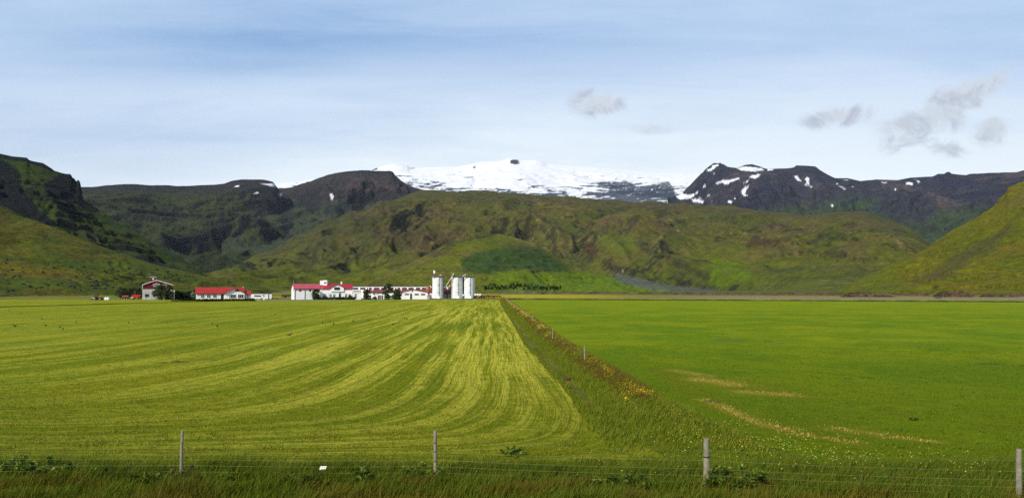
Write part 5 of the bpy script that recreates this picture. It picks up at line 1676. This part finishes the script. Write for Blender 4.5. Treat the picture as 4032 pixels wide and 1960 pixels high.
# mower
q = g2(368, 1182)
t = thing('mower', 'low black hay mower with pale yellow cover left of the tractor', 'mower', (q.x, q.y, 0))
MB().box(-1.2, 1.0, -.5, .5, .25, .45).build('frame', M['dark_steel'], t)
MB().prism_y([(-.6, .75), (.6, .75), (.4, 1.1), (-.35, 1.1)], -.4, .4).build('cover', M['yellow'] if False else simple('pale_yellow', (.42, .42, .16), .6), t)
m = MB(); m.box(-.5, -.4, -.3, .3, .45, .75).box(.4, .5, -.3, .3, .45, .75); m.build('bracket', M['dark_steel'], t)
wheel(t, -.9, -.5, .32, .2); wheel(t, .7, -.5, .32, .2)
# two wrapped bales
def bale(label, px, py, rad=.55, mat='bale_wrap', loc=None, group='wrapped hay bales', z=0, name='hay_bale'):
    q = g2(px, py) if loc is None else Vector(loc)
    m = MB(); m.lathe([(rad * .86, 0), (rad, .10), (rad * 1.01, .55), (rad, 1.0), (rad * .86, 1.12)], (0, 0), 20)
    o = m.build(name, M[mat], None, (q.x, q.y, z), smooth=True)
    return tag(o, label, 'bale', group)


bale('white wrapped hay bale to the right of the tractor, left one of the pair', 417.5, 1181.6)
bale('white wrapped hay bale to the right of the tractor, right one of the pair', 426.2, 1181.6)
# wagons
q = g2(495, 1179.5)
t = thing('tank_wagon', 'brown-red farm tank wagon on black wheels, left of the bright red one', 'wagon', (q.x, q.y, 0))
m = MB(); m.tube((-1.25, 0, 1.25), (1.15, 0, 1.25), .48, n=18); m.tube((-1.35, 0, 1.25), (-1.25, 0, 1.25), .38, .48, n=18); m.tube((1.15, 0, 1.25), (1.28, 0, 1.25), .48, .36, n=18)
m.build('tank', M['rust_paint'], t)
MB().box(-1.0, 1.5, -.35, .35, .62, .76).build('chassis', M['dark_steel'], t)
for x_ in (-.2, .75):
    wheel(t, x_, -.5, .36)
q = g2(536.5, 1178.5)
t = thing('hay_wagon', 'bright red high-sided wagon beside the maroon and grey barn', 'wagon', (q.x, q.y, 0))
MB().prism_y([(-1.35, .75), (1.3, .75), (1.5, 1.0), (1.45, 1.95), (-1.4, 1.95), (-1.5, 1.0)], -.85, .85).build('box', M['red_paint'], t)
m = MB()
for i in range(6):
    xx = -1.25 + i * .5
    m.box(xx, xx + .06, -.90, -.853, .9, 1.9)
m.build('rib', M['red_paint'], t)
MB().box(-1.1, 1.5, -.4, .4, .52, .747).build('chassis', M['dark_steel'], t)
for x_ in (-.7, .6):
    wheel(t, x_, -.7, .38)
q = g2(519, 1178.8)
t = thing('baler', 'pale green small implement with dark wheels between the two red wagons', 'implement', (q.x, q.y, 0))
MB().prism_y([(-.4, .5), (.6, .5), (.7, .8), (.3, 1.05), (-.35, .95)], -.4, .4).build('housing', M['green_paint'], t)
MB().box(-.6, -.4, -.5, .5, .3, 1.2).build('pickup', M['dark_steel'], t)
wheel(t, .2, -.45, .28, .18)
# lamp post, small sign
q = g2(685.7, 1182.5)
t = thing('lamp_post', 'slender pale lamp post with white lantern in front of the dark hedge', 'lamp post', (q.x, q.y, 0))
MB().lathe([(.09, 0), (.07, .3), (.05, 3.2)], (0, 0), 10).build('pole', M['steel'], t)
MB().lathe([(.10, 3.2), (.20, 3.3), (.20, 3.62), (.08, 3.75)], (0, 0), 12).build('lantern', M['trim_white'], t)
q = g2(1017.6, 1183)
t = thing('sign_post', 'small orange sign board on a white post in front of the camper van', 'sign', (q.x, q.y, 0))
MB().box(-.04, .04, -.04, .04, 0, .6).build('post', M['trim_white'], t)
MB().box(-.28, .28, -.07, -.04, .42, .72).build('board', M['orange'], t)
q = g2(1039.5, 1180)
t = tag(MB().blobm((0, 0, .12), .3, 3, 2, .15, (1.2, .8, .7)).build('rock', M['trim_white'], None, (q.x, q.y, 0)), 'whitewashed stone at the end of the black hedge by the drive', 'rock')


def hedge(label, px0, px1, d, h, dep, seed, cols, n):
    a_, b_ = X(px0, d), X(px1, d)
    t_ = thing('hedge', label, 'hedge', ((a_ + b_) / 2, d, 0))
    hw = (b_ - a_) / 2
    rr = random.Random(seed)
    m_ = MB()
    k_ = int(hw * 2 / 1.2) + 2
    for i in range(k_):
        xx = -hw + .1 + (hw * 2 - .2) * i / (k_ - 1)
        m_.tube((xx, dep / 2, 0), (xx + rr.uniform(-.2, .2), dep / 2, h * .7), .03, .01, 5)
    m_.build('stems', M['bark'], t_)
    cen = [(rr.uniform(-hw, hw), rr.uniform(0, dep), rr.uniform(.15, .85) * h, h * rr.uniform(.26, .40)) for _ in range(int(hw * 2 * 10) + 20)]
    leaf_cloud('foliage', cen, int(n * 3.2), 1.0, .13, cols, t_, seed)


DARK = [(.010, .018, .008), (.016, .026, .010), (.022, .034, .010)]
hedge('low near-black clipped hedge running in front of the red-roofed bungalow', 687, 1003, 262, .82, 1.0, 3, DARK, 9000)
hedge('dark green hedge along the foot of the two-storey farmhouse', 1246, 1401, 295.5, 1.05, 1.2, 5, [(.022, .042, .010), (.035, .06, .014), (.05, .075, .02)], 6500)
hedge('clipped yellow-green bed of shrubs under the lamp post', 675, 703, 257.5, .5, 1.2, 7, [(.16, .20, .03), (.12, .17, .025)], 2600)
hedge('yellow-green oval shrub bed in front of the bungalow porch', 932, 975, 268, .55, 1.3, 8, [(.15, .21, .03), (.11, .17, .025)], 3200)

# ------------------------------------------------------------------ trees and shrubs at the farm
POP = [(.040, .070, .016), (.085, .115, .035), (.022, .040, .010), (.14, .17, .07)]
tree('leafy_tree', 'dense round shrub-like tree covering the right corner of the pink-roofed storehouse', 'tree', (X(1247, 296), 296, 0), 3.9, 4.3, 11, 3400, trunk=.08)
tree('leafy_tree', 'small round tree in front of the cowshed just right of the flat annex', 'tree', (X(1448.5, 296), 296, 0), 3.7, 4.0, 12, 3000, trunk=.10)
tree('leafy_tree', 'tallest garden tree, rising above the cowshed roof', 'tree', (X(1528.5, 296), 296, 0), 4.6, 6.6, 13, 5200, trunk=.10)
tree('leafy_tree', 'broad low tree directly right of the tallest garden tree', 'tree', (X(1566, 295), 295, 0), 4.6, 3.9, 14, 3800, trunk=.06)
tree('shrub', 'small dark shrub at the right end of the farmhouse front wall', 'shrub', (X(1380, 296.5), 296.5, 0), 2.2, 1.7, 15, 900, trunk=.05)
tree('shrub', 'low dark shrub at the left end of the farmhouse front wall', 'shrub', (X(1281, 296.5), 296.5, 0), 2.7, 1.4, 16, 900, trunk=.05)
tree('shrub', 'thin pale shrub against the small open shed', 'shrub', (X(1478, 299), 299, 0), 2.0, 1.3, 17, 500, cols=[(.16, .18, .08), (.09, .12, .04)], trunk=.05)
tree('multi_stem_tree', 'wind-ruffled many-stemmed tree hiding the right half of the maroon and grey barn', 'tree', (X(635, 291), 291, 0), 7.2, 5.7, 21, 7600, cols=POP, shape='col', trunk=.16, stems=9, size=.17, lean=-.03)
tree('multi_stem_tree', 'dark dense tree between the barn and the lamp post', 'tree', (X(667, 292), 292, 0), 4.6, 5.6, 22, 4600, cols=[(.022, .038, .010), (.035, .055, .014), (.06, .085, .03)], shape='col', trunk=.04, stems=4)
for i, (p, wd_, h_, lab) in enumerate(((478, 4.6, 4.9, 'windswept grey-green tree farthest left behind the red wagons'), (503, 5.0, 4.5, 'windswept tree behind the brown tank wagon'), (530, 4.6, 4.9, 'windswept tree behind the bright red wagon'), (552, 4.2, 4.4, 'windswept tree touching the left wall of the barn'))):
    tree('windswept_tree', lab, 'tree', (X(p, 306 + i), 306 + i, 0), wd_, h_, 30 + i, 2600, cols=[(.075, .10, .035), (.04, .06, .018), (.12, .145, .07), (.025, .04, .012)], trunk=.25, lean=.12 if i < 2 else -.1, stems=3, group='windswept trees beside the barn', size=.19)
for i, (p, wd_, h_, lab) in enumerate(((698, 6.0, 3.2, 'dark shrub immediately right of the lamp post'), (722, 6.0, 2.9, 'dark shrub second right of the lamp post behind the hedge'), (746, 5.5, 3.1, 'dark shrub in the middle between lamp post and bungalow'), (766, 4.4, 3.8, 'dark shrub against the left end of the bungalow'))):
    tree('shrub', lab, 'shrub', (X(p, 312), 312, 0), wd_, h_, 40 + i, 2400, cols=[(.016, .030, .010), (.03, .048, .014), (.05, .07, .02)], trunk=.03, group='dark shrubs between barn and bungalow')
tree('flowering_bush', 'pale blossoming bush near the left wall of the bungalow', 'shrub', (X(763, 305), 305, 0), 2.0, 3.4, 50, 500, cols=[(.35, .42, .30), (.10, .14, .05)], trunk=.35)

# ------------------------------------------------------------------ planted conifers on the hill foot
def spruce(seed, h=4.0):
    t_ = empty('spruce', (0, 0, 0))
    MB().tube((0, 0, -.5), (0, 0, h * .9), .09, .02, 6).build('trunk', M['bark'], t_)
    rr = random.Random(seed); cen = []
    for i in range(30):
        q_ = (i + .3) / 30
        rad = h * .40 * (1 - q_) ** .75 + .08
        an = rr.uniform(0, 6.28); k_ = rad * rr.uniform(.3, .95)
        cen.append((math.cos(an) * k_, math.sin(an) * k_, h * (.05 + .92 * q_), h * .12))
    leaf_cloud('crown', cen, 1200, 1.0, .20, [(.014, .034, .010), (.022, .046, .012), (.034, .06, .018)], t_, seed)
    return t_


protos = [spruce(61), spruce(62), spruce(63)]
rr = random.Random(5)
kinds = ['slender', 'bushy', 'ragged']
used = set()
spr = []
for i in range(64):
    u_ = (i + rr.random() * .9) / 64
    px_ = lerp(1903, 2208, u_)
    top = 1131 - 9 * math.sin(u_ * 3.1)
    py_ = rr.uniform(top + 3, 1141.5)
    if 0.12 < u_ < .35 and py_ < 1130: py_ += 6
    spr.append((px_, py_, rr.uniform(.6, .95)))
for px_ in (2131, 2149, 2154, 2163, 2177, 2184, 2192):
    spr.append((px_ + rr.random(), 1145.5, .5))
for i, (px_, py_, s_c) in enumerate(spr):
    q = knoll.find(px_, py_)
    o = protos[i % 3] if i < 3 else copy_tree(protos[i % 3])
    o.location = (q.x, q.y, q.z - .3)
    o.rotation_euler = (0, 0, rr.uniform(0, 6.28)); o.scale = (s_c, s_c, s_c)
    small = s_c == .5
    tag(o, ('tiny young spruce in the sparse front row, %s of seven from the left' % ('first', 'second', 'third', 'fourth', 'fifth', 'sixth', 'seventh')[i - 64]) if small else 'dark green spruce in the plantation strip on the hill foot right of the silos', 'tree', 'young spruces in front of the plantation' if small else 'planted spruces on the hill foot')

# ------------------------------------------------------------------ dark hummocks / rocks on the left slope
rock_src = [MB().blobm((0, 0, .1), 1.0, 70 + i, 2, .30, (1.15, 1.0, .95)).build('rock', M['basalt'], None) for i in range(4)]
listed = [(14, 340 / 1), ]
rk = [(353, 1127), (461, 1086), (455, 1099), (449, 1099), (507, 1051), (508, 1061), (463, 1087), (613, 1063), (654, 1072), (660, 1093), (669, 1094), (728, 1087), (743, 1090), (765, 1103), (794, 1110), (742, 1133), (807, 1128), (858, 1106), (916, 1124), (951, 1117), (988, 1127), (375, 1125), (405, 1122), (418, 1124), (420, 1128),
      (645, 1098), (674, 1101), (680, 1103), (694, 1104), (871, 1119), (896, 1112), (903, 1089), (810, 1091)]
rr = random.Random(9)
for _ in range(95):
    a_ = rr.uniform(10, 760)
    rk.append((a_, rr.uniform(1010 + a_ * .10, 1150 - a_ * .02)))
nrock = 0
for i, (px_, py_) in enumerate(rk):
    if py_ < np.interp(px_, [0, 221 * V, 506 * V, 703 * V], [930, 970, 1092, 1146]):
        continue
    q = near_left.find(px_, py_)
    if q.y > 780 or q.z < .3:
        continue
    o = rock_src[nrock] if nrock < 4 else rock_src[nrock % 4].copy()
    if nrock >= 4: COL.objects.link(o)
    k_ = rr.uniform(.55, 1.35) * (1.25 if i < 33 else .9)
    o.location = (q.x, q.y, q.z); o.scale = (k_, k_, k_ * rr.uniform(.7, 1.1)); o.rotation_euler = (0, 0, rr.uniform(0, 6.28))
    tag(o, 'dark mossy boulder scattered on the lit green slope behind barn and bungalow', 'rock', 'boulders on the left slope')
    nrock += 1

# ------------------------------------------------------------------ fences
def post(parent, base, top, r0=.045, mat='post_wood', seed=0):
    m_ = MB()
    v_ = Vector(top) - Vector(base)
    rr_ = random.Random(seed)
    n_ = 12; rows_ = 6
    vs = []
    for k_ in range(rows_ + 1):
        c_ = Vector(base) + v_ * (k_ / rows_) + Vector((rr_.uniform(-.1, .1) * r0, 0, 0))
        for j in range(n_):
            an = 2 * math.pi * j / n_
            rr2_ = r0 * (1.04 - .12 * k_ / rows_) * (1 + rr_.uniform(-.05, .05))
            vs.append((c_.x + rr2_ * math.cos(an), c_.y + rr2_ * math.sin(an), c_.z))
    fs = [(k_ * n_ + j, k_ * n_ + (j + 1) % n_, (k_ + 1) * n_ + (j + 1) % n_, (k_ + 1) * n_ + j) for k_ in range(rows_) for j in range(n_)]
    fs += [tuple(range(n_ - 1, -1, -1)), tuple(range(rows_ * n_, rows_ * n_ + n_))]
    m_.add(vs, fs)
    return m_.build('post', M[mat], parent)


t = thing('wire_fence', 'roadside fence of round grey wooden posts with six thin strained wires', 'fence')
near = [(718, 1694, 712, 18.75, .038), (1713, 1694, 1716, 18.65, .045), (2782, 1727, 2780, 17.75, .072), (4012, 1766, 4008, 16.7, .062), (-300, 1690, -300, 18.9, .045), (5300, 1790, 5300, 15.8, .05)]
pos = []
for i, (px_, pyt, pxb, d_, r_) in enumerate(near):
    tp = pt(px_, pyt, d_); bs = Vector((pt(pxb, 1870, d_).x, d_, -.15))
    p_ = post(t, bs, tp, r_, seed=i)
    pos.append((tp.x, d_))
    if i == 2:
        MB().lathe([(r_ * 1.12, tp.z - .42), (r_ * 1.12, tp.z - .40)], (lerp(bs.x, tp.x, .66), d_), 12).build('wire_wrap', M['black'], p_)
    if i == 1:
        for zz in (.30, .52, .76):
            MB().lathe([(r_ * 1.10, tp.z - zz), (r_ * 1.10, tp.z - zz + .014)], (lerp(bs.x, tp.x, .66), d_), 12).build('wire_wrap', M['black'], p_)
order = sorted(pos)
for zi, zz in enumerate((.09, .235, .385, .54, .735, .97)):
    m_ = MB()
    for (xa, ya), (xb, yb) in zip(order[:-1], order[1:]):
        seg = 6
        dz_ = .02 if zi < 5 else 0
        for k_ in range(seg):
            a0, a1 = k_ / seg, (k_ + 1) / seg
            sg = lambda q_: -.03 * 4 * q_ * (1 - q_)
            m_.tube((lerp(xa, xb, a0), lerp(ya, yb, a0) - .06, zz + sg(a0)), (lerp(xa, xb, a1), lerp(ya, yb, a1) - .06, zz + sg(a1)), .0019 if zi < 5 else .0011, n=5, caps=False)
    m_.build('wire', M['wire'], t)

t = thing('wire_fence', 'weathered post and wire fence running away along the flowery ridge between the fields', 'fence')
fp = [(44.0, .95), (62.0, .95), (78, .6), (93, .95), (108, .85), (118, .9), (131, .95), (143, .8), (156, .95), (168, .8), (180, .95), (192, .9), (204, .8), (216, .95), (228, .8), (240, .95), (252, .9), (266, .9), (280, .9), (294, .9)]
pr = []
for i, (d_, h_) in enumerate(fp):
    x_ = float(strip_c(np.array(d_))) + .05 * math.sin(i * 2.3)
    gz = float(verge_profile(np.array([x_]), np.array([d_]))[0])
    post(t, (x_, d_, gz - .2), (x_ + .02 * math.sin(i), d_, gz + h_ * .92), .05 if d_ < 70 else .065, seed=20 + i)
    pr.append((x_, d_, gz))
for zz in (.25, .5, .75):
    m_ = MB()
    for a_, b_ in zip(pr[:-1], pr[1:]):
        m_.tube((a_[0] - .06, a_[1], a_[2] + zz), (b_[0] - .06, b_[1], b_[2] + zz), .002, n=4, caps=False)
    m_.build('wire', M['wire'], t)
# far fence along the overgrown ditch
t = thing('wire_fence', 'row of tiny pale posts along the far edge of the green meadow', 'fence')
pr = []
for i, px_ in enumerate((1984, 2002, 2101, 2110, 2183, 2263, 2337, 2344, 2450, 2600, 2725, 2857, 2980, 3120, 3243, 3370, 3515, 3640, 3723, 3843, 3960)):
    x0_ = (px_ - 2016) / F
    d_ = 300 / (1 + x0_ * .33)
    if px_ < 2050: d_ = 312
    x_ = x0_ * d_
    post(t, (x_, d_, -.1), (x_, d_, 1.05 + .15 * math.sin(i * 1.7)), .07, 'post_wood', 60 + i)
    pr.append((x_, d_))
for zz in (.4, .8):
    m_ = MB()
    for a_, b_ in zip(pr[:-1], pr[1:]):
        m_.tube((a_[0], a_[1] - .08, zz), (b_[0], b_[1] - .08, zz), .003, n=4, caps=False)
    m_.build('wire', M['wire'], t)

# ------------------------------------------------------------------ cattle beside the right silo
def skin_obj(name, pts, edges, mat, parent=None, sub=1):
    me = bpy.data.meshes.new(name)
    me.from_pydata([p[:3] for p in pts], edges, [])
    o = bpy.data.objects.new(name, me); COL.objects.link(o)
    md = o.modifiers.new('skin', 'SKIN')
    for i, p in enumerate(pts):
        rr_ = p[3] if isinstance(p[3], tuple) else (p[3], p[3])
        me.skin_vertices[0].data[i].radius = rr_
        me.skin_vertices[0].data[i].use_root = (i == 0)
    o.modifiers.new('sub', 'SUBSURF').levels = sub
    dg = bpy.context.evaluated_depsgraph_get()
    ev = bpy.data.meshes.new_from_object(o.evaluated_get(dg))
    o.modifiers.clear()
    o.data = ev
    ev.materials.clear(); ev.materials.append(mat)
    ev.polygons.foreach_set('use_smooth', [True] * len(ev.polygons))
    o.parent = parent
    return o


def cow(mat, graze=False):
    """standing cow facing +x, 1.3 m at the withers"""
    hz = (.35, .12) if graze else (1.42, 1.28)
    P = [(-.10, 0, 1.0, (.34, .36)), (-.62, 0, 1.05, (.28, .30)), (-.80, 0, 1.12, (.18, .2)), (.42, 0, 1.0, (.31, .36)), (.68, 0, 1.12, (.22, .26)), (.95, 0, 1.22 if not graze else .92, (.14, .17)),
         (1.15, 0, hz[0], (.13, .14)), (1.42, 0, hz[1], (.085, .08)),
         (.52, .18, .62, .11), (.50, .19, .36, .065), (.52, .19, .06, .06), (.52, -.18, .62, .11), (.58, -.19, .36, .065), (.55, -.19, .06, .06),
         (-.66, .18, .72, .14), (-.60, .19, .55, .09), (-.76, .19, .36, .06), (-.70, .19, .06, .06), (-.66, -.18, .72, .14), (-.55, -.19, .55, .09), (-.70, -.19, .36, .06), (-.63, -.19, .06, .06),
         (-.94, 0, .9, .03), (-.95, 0, .5, .03)]
    E = [(0, 1), (1, 2), (0, 3), (3, 4), (4, 5), (5, 6), (6, 7), (3, 8), (8, 9), (9, 10), (3, 11), (11, 12), (12, 13), (1, 14), (14, 15), (15, 16), (16, 17), (1, 18), (18, 19), (19, 20), (20, 21), (2, 22), (22, 23)]
    o = skin_obj('cow', P, E, M[mat])
    m_ = MB()
    hx, hz_ = P[6][0], P[6][2]
    for s_g in (-1, 1):
        m_.tube((hx - .05, s_g * .1, hz_ + .08), (hx - .08, s_g * .26, hz_ + .06), .05, .015, 6)
    m_.build('ears', M[mat], o)
    return o


cb_ = {('cow_brown', False): cow('cow_brown'), ('cow_dark', True): cow('cow_dark', True), ('cow_pied', False): cow('cow_pied'), ('cow_brown', True): cow('cow_brown', True)}
herd = [(1876, 328.3, 'cow_dark', True, 160, 'near-black cow nearest the right silo, under the pale bales'), (1886, 327.8, 'cow_pied', False, 200, 'brown and cream pied cow in front of the pale bales'), (1894, 328.6, 'cow_dark', True, 10, 'dark cow with lowered head right of the pied one in front of the bales'),
        (1903, 331.5, 'cow_brown', False, 10, 'upright red-brown cow behind the white-flanked one, tallest of the herd'), (1910, 332, 'cow_pied', False, 185, 'brown cow with large white flank patch near the middle of the herd'),
        (1919, 333, 'cow_dark', True, 170, 'near-black grazing cow just right of the white-flanked cow'), (1929, 334, 'cow_brown', False, 190, 'red-brown cow facing left in the middle of the grazing line'),
        (1939, 333, 'cow_brown', True, 15, 'red-brown cow grazing with head to the right, third from the right end'), (1951, 334, 'cow_brown', True, 175, 'red-brown cow grazing with head to the left, second from the right end'),
        (1964, 333, 'cow_brown', True, 5, 'last cow of the herd at the right end, red-brown and grazing')]
usedc = set()
for px_, d_, mt, gz, ang, lab in herd:
    key = (mt, gz) if (mt, gz) in cb_ else (mt, not gz)
    src = cb_[key]
    o = src if key not in usedc else copy_tree(src)
    usedc.add(key)
    o.location = (X(px_, d_), d_, 0); o.rotation_euler = (0, 0, R(ang))
    tag(o, lab, 'cow', 'cattle beside the silos')
for i, (px_, z_, lab) in enumerate(((1873.5, .95, 'pale green-white wrapped bale in the upper row, closest to the silo'), (1882.5, .95, 'pale wrapped bale in the middle of the upper row beside the silo'), (1892, .9, 'pale wrapped bale at the right end of the upper row'))):
    bale(lab, 0, 0, .60, 'bale_green', (X(px_, 330.8), 330.8, 0), 'pale bales beside the right silo', z_)
t = thing('bale_trailer', 'dark low flatbed trailer under the pale bales beside the right silo', 'trailer', (X(1882.5, 330.8), 330.8, 0))
MB().box(-2.1, 2.1, -.8, .8, .72, .90).build('bed', M['dark_steel'], t)
MB().box(-2.0, 2.0, -.1, .1, .5, .717).build('chassis', M['dark_steel'], t)
for x_ in (-1.2, -.4, 1.2):
    wheel(t, x_, -.7, .34)

# cattle feeder far left of the storehouse
for i, px_ in enumerate((1117, 1125, 1134, 1145)):
    o = copy_tree(cb_[('cow_dark', True)], (X(px_, 352 + i), 352 + i, 0), R((10, 170, 200, 20)[i]))
    tag(o, ('first dark cow from the left on the yellow pasture by the storehouse', 'second dark cow on the yellow pasture by the storehouse', 'third dark cow on the yellow pasture by the storehouse', 'dark cow on the yellow pasture nearest the storehouse wall')[i], 'cow', 'dark cattle on the pasture left of the storehouse')
q = gnd(1082, 1176)
t = thing('scrap_heap', 'low heap of brown scrap at the right wall of the flat garage', 'heap', (q.x, q.y, 0))
for i in range(6):
    MB().blobm((rr.uniform(-1.1, 1.1), rr.uniform(-.5, .5), rr.uniform(.1, .35)), .4, 200 + i, 1, .35).build('lump', M['rust'] if i % 3 == 0 else M['rust_paint'], t)

# dark flat trailer far right
d = 318
t = thing('flat_trailer', 'long low black trailer standing on the tan river flat at far right', 'trailer', (X(3691, d), d, 0))
MB().box(-.98, .98, -.7, .7, .35, .62).build('bed', M['black'], t)
for x_ in (-.6, .6):
    wheel(t, x_, -.72, .26, .2)
MB().box(-1.5, -.98, -.05, .05, .40, .5).build('drawbar', M['black'], t)
q = gnd(2137, 1157.5)
t = tag(MB().blobm((0, 0, .3), .8, 9, 2, .2, (1.8, 1, .8)).build('rock', M['basalt'], None, (q.x, q.y, 0)), 'lone black boulder on the pale flat below the spruce plantation', 'rock')

# ------------------------------------------------------------------ birds on the mown field
def bird():
    P = [(0, 0, .19, .062), (.09, 0, .22, .052), (-.10, 0, .175, .045), (-.21, 0, .165, .018), (.14, 0, .28, .034), (.17, 0, .315, .036), (.235, 0, .305, .009),
         (.0, .03, .11, .012), (.01, .03, .01, .009), (.0, -.03, .11, .012), (.01, -.03, .01, .009)]
    return skin_obj('bird', P, [(0, 1), (0, 2), (2, 3), (1, 4), (4, 5), (5, 6), (0, 7), (7, 8), (0, 9), (9, 10)], M['bird_black'])


def ordinal(n_):
    return '%d%s' % (n_, 'th' if 10 < n_ % 100 < 14 else {1: 'st', 2: 'nd', 3: 'rd'}.get(n_ % 10, 'th'))


b0 = bird()
bl = [(35, 1229), (84, 1237), (165, 1260), (59, 1292), (180, 1288), (298, 1275), (236, 1295), (248, 1303), (506, 1277), (657, 1276), (836, 1280), (855, 1291), (1083, 1241), (1490, 1246), (1270, 1278), (1299, 1273), (1314, 1284), (1390, 1272), (1450, 1266),
      (1803, 1233), (1789, 1253), (1751, 1266), (1885, 1253), (1914, 1220), (1877, 1222), (1678, 1223), (1622, 1224), (1593, 1259), (1602, 1262), (1548, 1285), (1140, 1328)]
rr = random.Random(77)
for i, (px_, py_) in enumerate(bl):
    q = gnd(px_, py_)
    o = b0 if i == 0 else b0.copy()
    if i: COL.objects.link(o)
    k_ = rr.uniform(.95, 1.25)
    o.location = (q.x, q.y, .06); o.scale = (k_, k_, k_); o.rotation_euler = (0, 0, rr.uniform(0, 6.28))
    tag(o, 'small black bird on the mown stubble, %s from the left edge of the photo' % ordinal(1 + sum(1 for z_ in bl if z_[0] < px_)), 'bird', 'black birds on the mown field')

# ------------------------------------------------------------------ white crumpled bag on the near fence, yellow marker, weeds
q = pt(1272, 1841, 18.55)
sh = []
nx_, nz_ = 14, 12
vs = []; fs = []
for side_ in (0, 1):
    for j in range(nz_):
        for i in range(nx_):
            u_, v_ = i / (nx_ - 1), j / (nz_ - 1)
            x_ = (u_ - .5) * .155 + (.03 * v_ - .02)
            z_ = (v_ - .5) * .085
            y_ = .012 * math.sin(v_ * 13 + u_ * 1.5) + .004 * math.sin(u_ * 17) + (.018 if side_ else -.004) * math.sin(math.pi * u_) * math.sin(math.pi * v_)
            vs.append((x_, y_, z_))
b_ = nx_ * nz_
for side_ in (0, 1):
    for j in range(nz_ - 1):
        for i in range(nx_ - 1):
            k_ = side_ * b_ + j * nx_ + i
            fs.append((k_, k_ + 1, k_ + nx_ + 1, k_ + nx_) if not side_ else (k_, k_ + nx_, k_ + nx_ + 1, k_ + 1))
bag = MB().add(vs, fs).build('paper_bag', M['paper'], None, q, smooth=True)
tag(bag, 'crumpled white scrap of paper caught on the wire between the two left posts', 'litter')
q = gnd(2465, 1601)
t = thing('marker_stub', 'short bright yellow marker post in the flowers at the near end of the ridge', 'marker', (q.x, q.y, 0))
MB().lathe([(.055, 0), (.055, .36), (.045, .40)], (0, 0), 14).build('tube', M['yellow'], t)
MB().box(.05, .16, -.03, .03, .10, .34).build('flap', M['yellow'], t)
hole = tag(MB().blobm((0, 0, 0), .22, 8, 2, .3, (1.4, .9, .5)).build('rock', simple('raw_earth', (.07, .028, .015), .95, .4, 8), None, gnd(2245, 1492, .05)), 'reddish lump of bare earth in the ditch left of the fence ridge', 'earth clod')


def weed(label, px_, py_, s_c, seed, cols):
    q_ = gnd(px_, py_)
    t_ = thing('weed_clump', label, 'weed', (q_.x, q_.y, .05), 0, 'leafy weeds at the roadside')
    rr_ = random.Random(seed)
    m_ = MB(); cen = []
    for i in range(10):
        an = rr_.uniform(0, 6.28); ln = s_c * rr_.uniform(.2, .8)
        tp = Vector((math.cos(an) * ln + .12, math.sin(an) * ln * .6, s_c * rr_.uniform(.12, .42)))
        m_.tube((0, 0, 0), tp, .008, .004, 5)
        cen.append((tp.x, tp.y, tp.z, .12 * s_c)); cen.append((tp.x * .55, tp.y * .55, tp.z * .55, .14 * s_c))
    m_.build('stems', M['blade'], t_)
    leaf_cloud('leaves', cen, int(520 * s_c), 1.0, .05, cols, t_, seed)


WG = [(.065, .115, .006), (.095, .145, .008), (.15, .19, .02), (.045, .075, .005)]
for i, (px_, py_, s_c, lab) in enumerate(((60, 1868, 1.0, 'big dark weed clump at the left edge of the picture below the fence'), (180, 1890, .8, 'weed clump in the left corner, right of the biggest one'), (285, 1895, .7, 'weed clump left of the leaning left fence post'), (560, 1905, .6, 'low weeds just left of the leftmost fence post foot'),
        (690, 1900, .7, 'brownish weeds at the foot of the leftmost fence post'), (900, 1905, .5, 'small weed clump between the leftmost post and the white paper'), (1170, 1925, .7, 'weed clump below the white paper scrap'), (1440, 1905, .8, 'dark weed clump left of the second fence post'), (1650, 1900, .9, 'dark weeds at the foot of the second fence post'),
        (2350, 1930, .7, 'weed clump midway between second and third fence post'), (2530, 1935, .7, 'weed clump left of the thick third fence post'), (2850, 1935, 1.1, 'large rank weed patch right of the thick third fence post'), (2960, 1925, .9, 'rightmost weed patch beyond the thick third post'), (2015, 1800, .55, 'lone dark thistle clump beyond the wires between the second and third posts'), (3590, 1660, .28, 'dark thistle tuft alone in the right meadow'))):
    weed(lab, px_, py_, s_c, 300 + i, WG if i != 4 else [(.12, .07, .03), (.08, .06, .02), (.2, .15, .06)])

# ------------------------------------------------------------------ air
hz = MB().box(-9000, 9000, -60, 13000, -40, 2300).build('haze', bpy.data.materials.new('haze'))
tag(hz, kind='stuff')
hm = bpy.data.materials['haze']; hm.use_nodes = True
t = NT(hm.node_tree); t.n.remove(t.n['Principled BSDF'])
pv = t.node('ShaderNodeVolumePrincipled')
pv.inputs['Color'].default_value = (.86, .93, 1.0, 1)
pv.inputs['Density'].default_value = 1.2e-5
pv.inputs['Anisotropy'].default_value = .2
t.link(pv.outputs[0], t.n['Material Output'].inputs['Volume'])
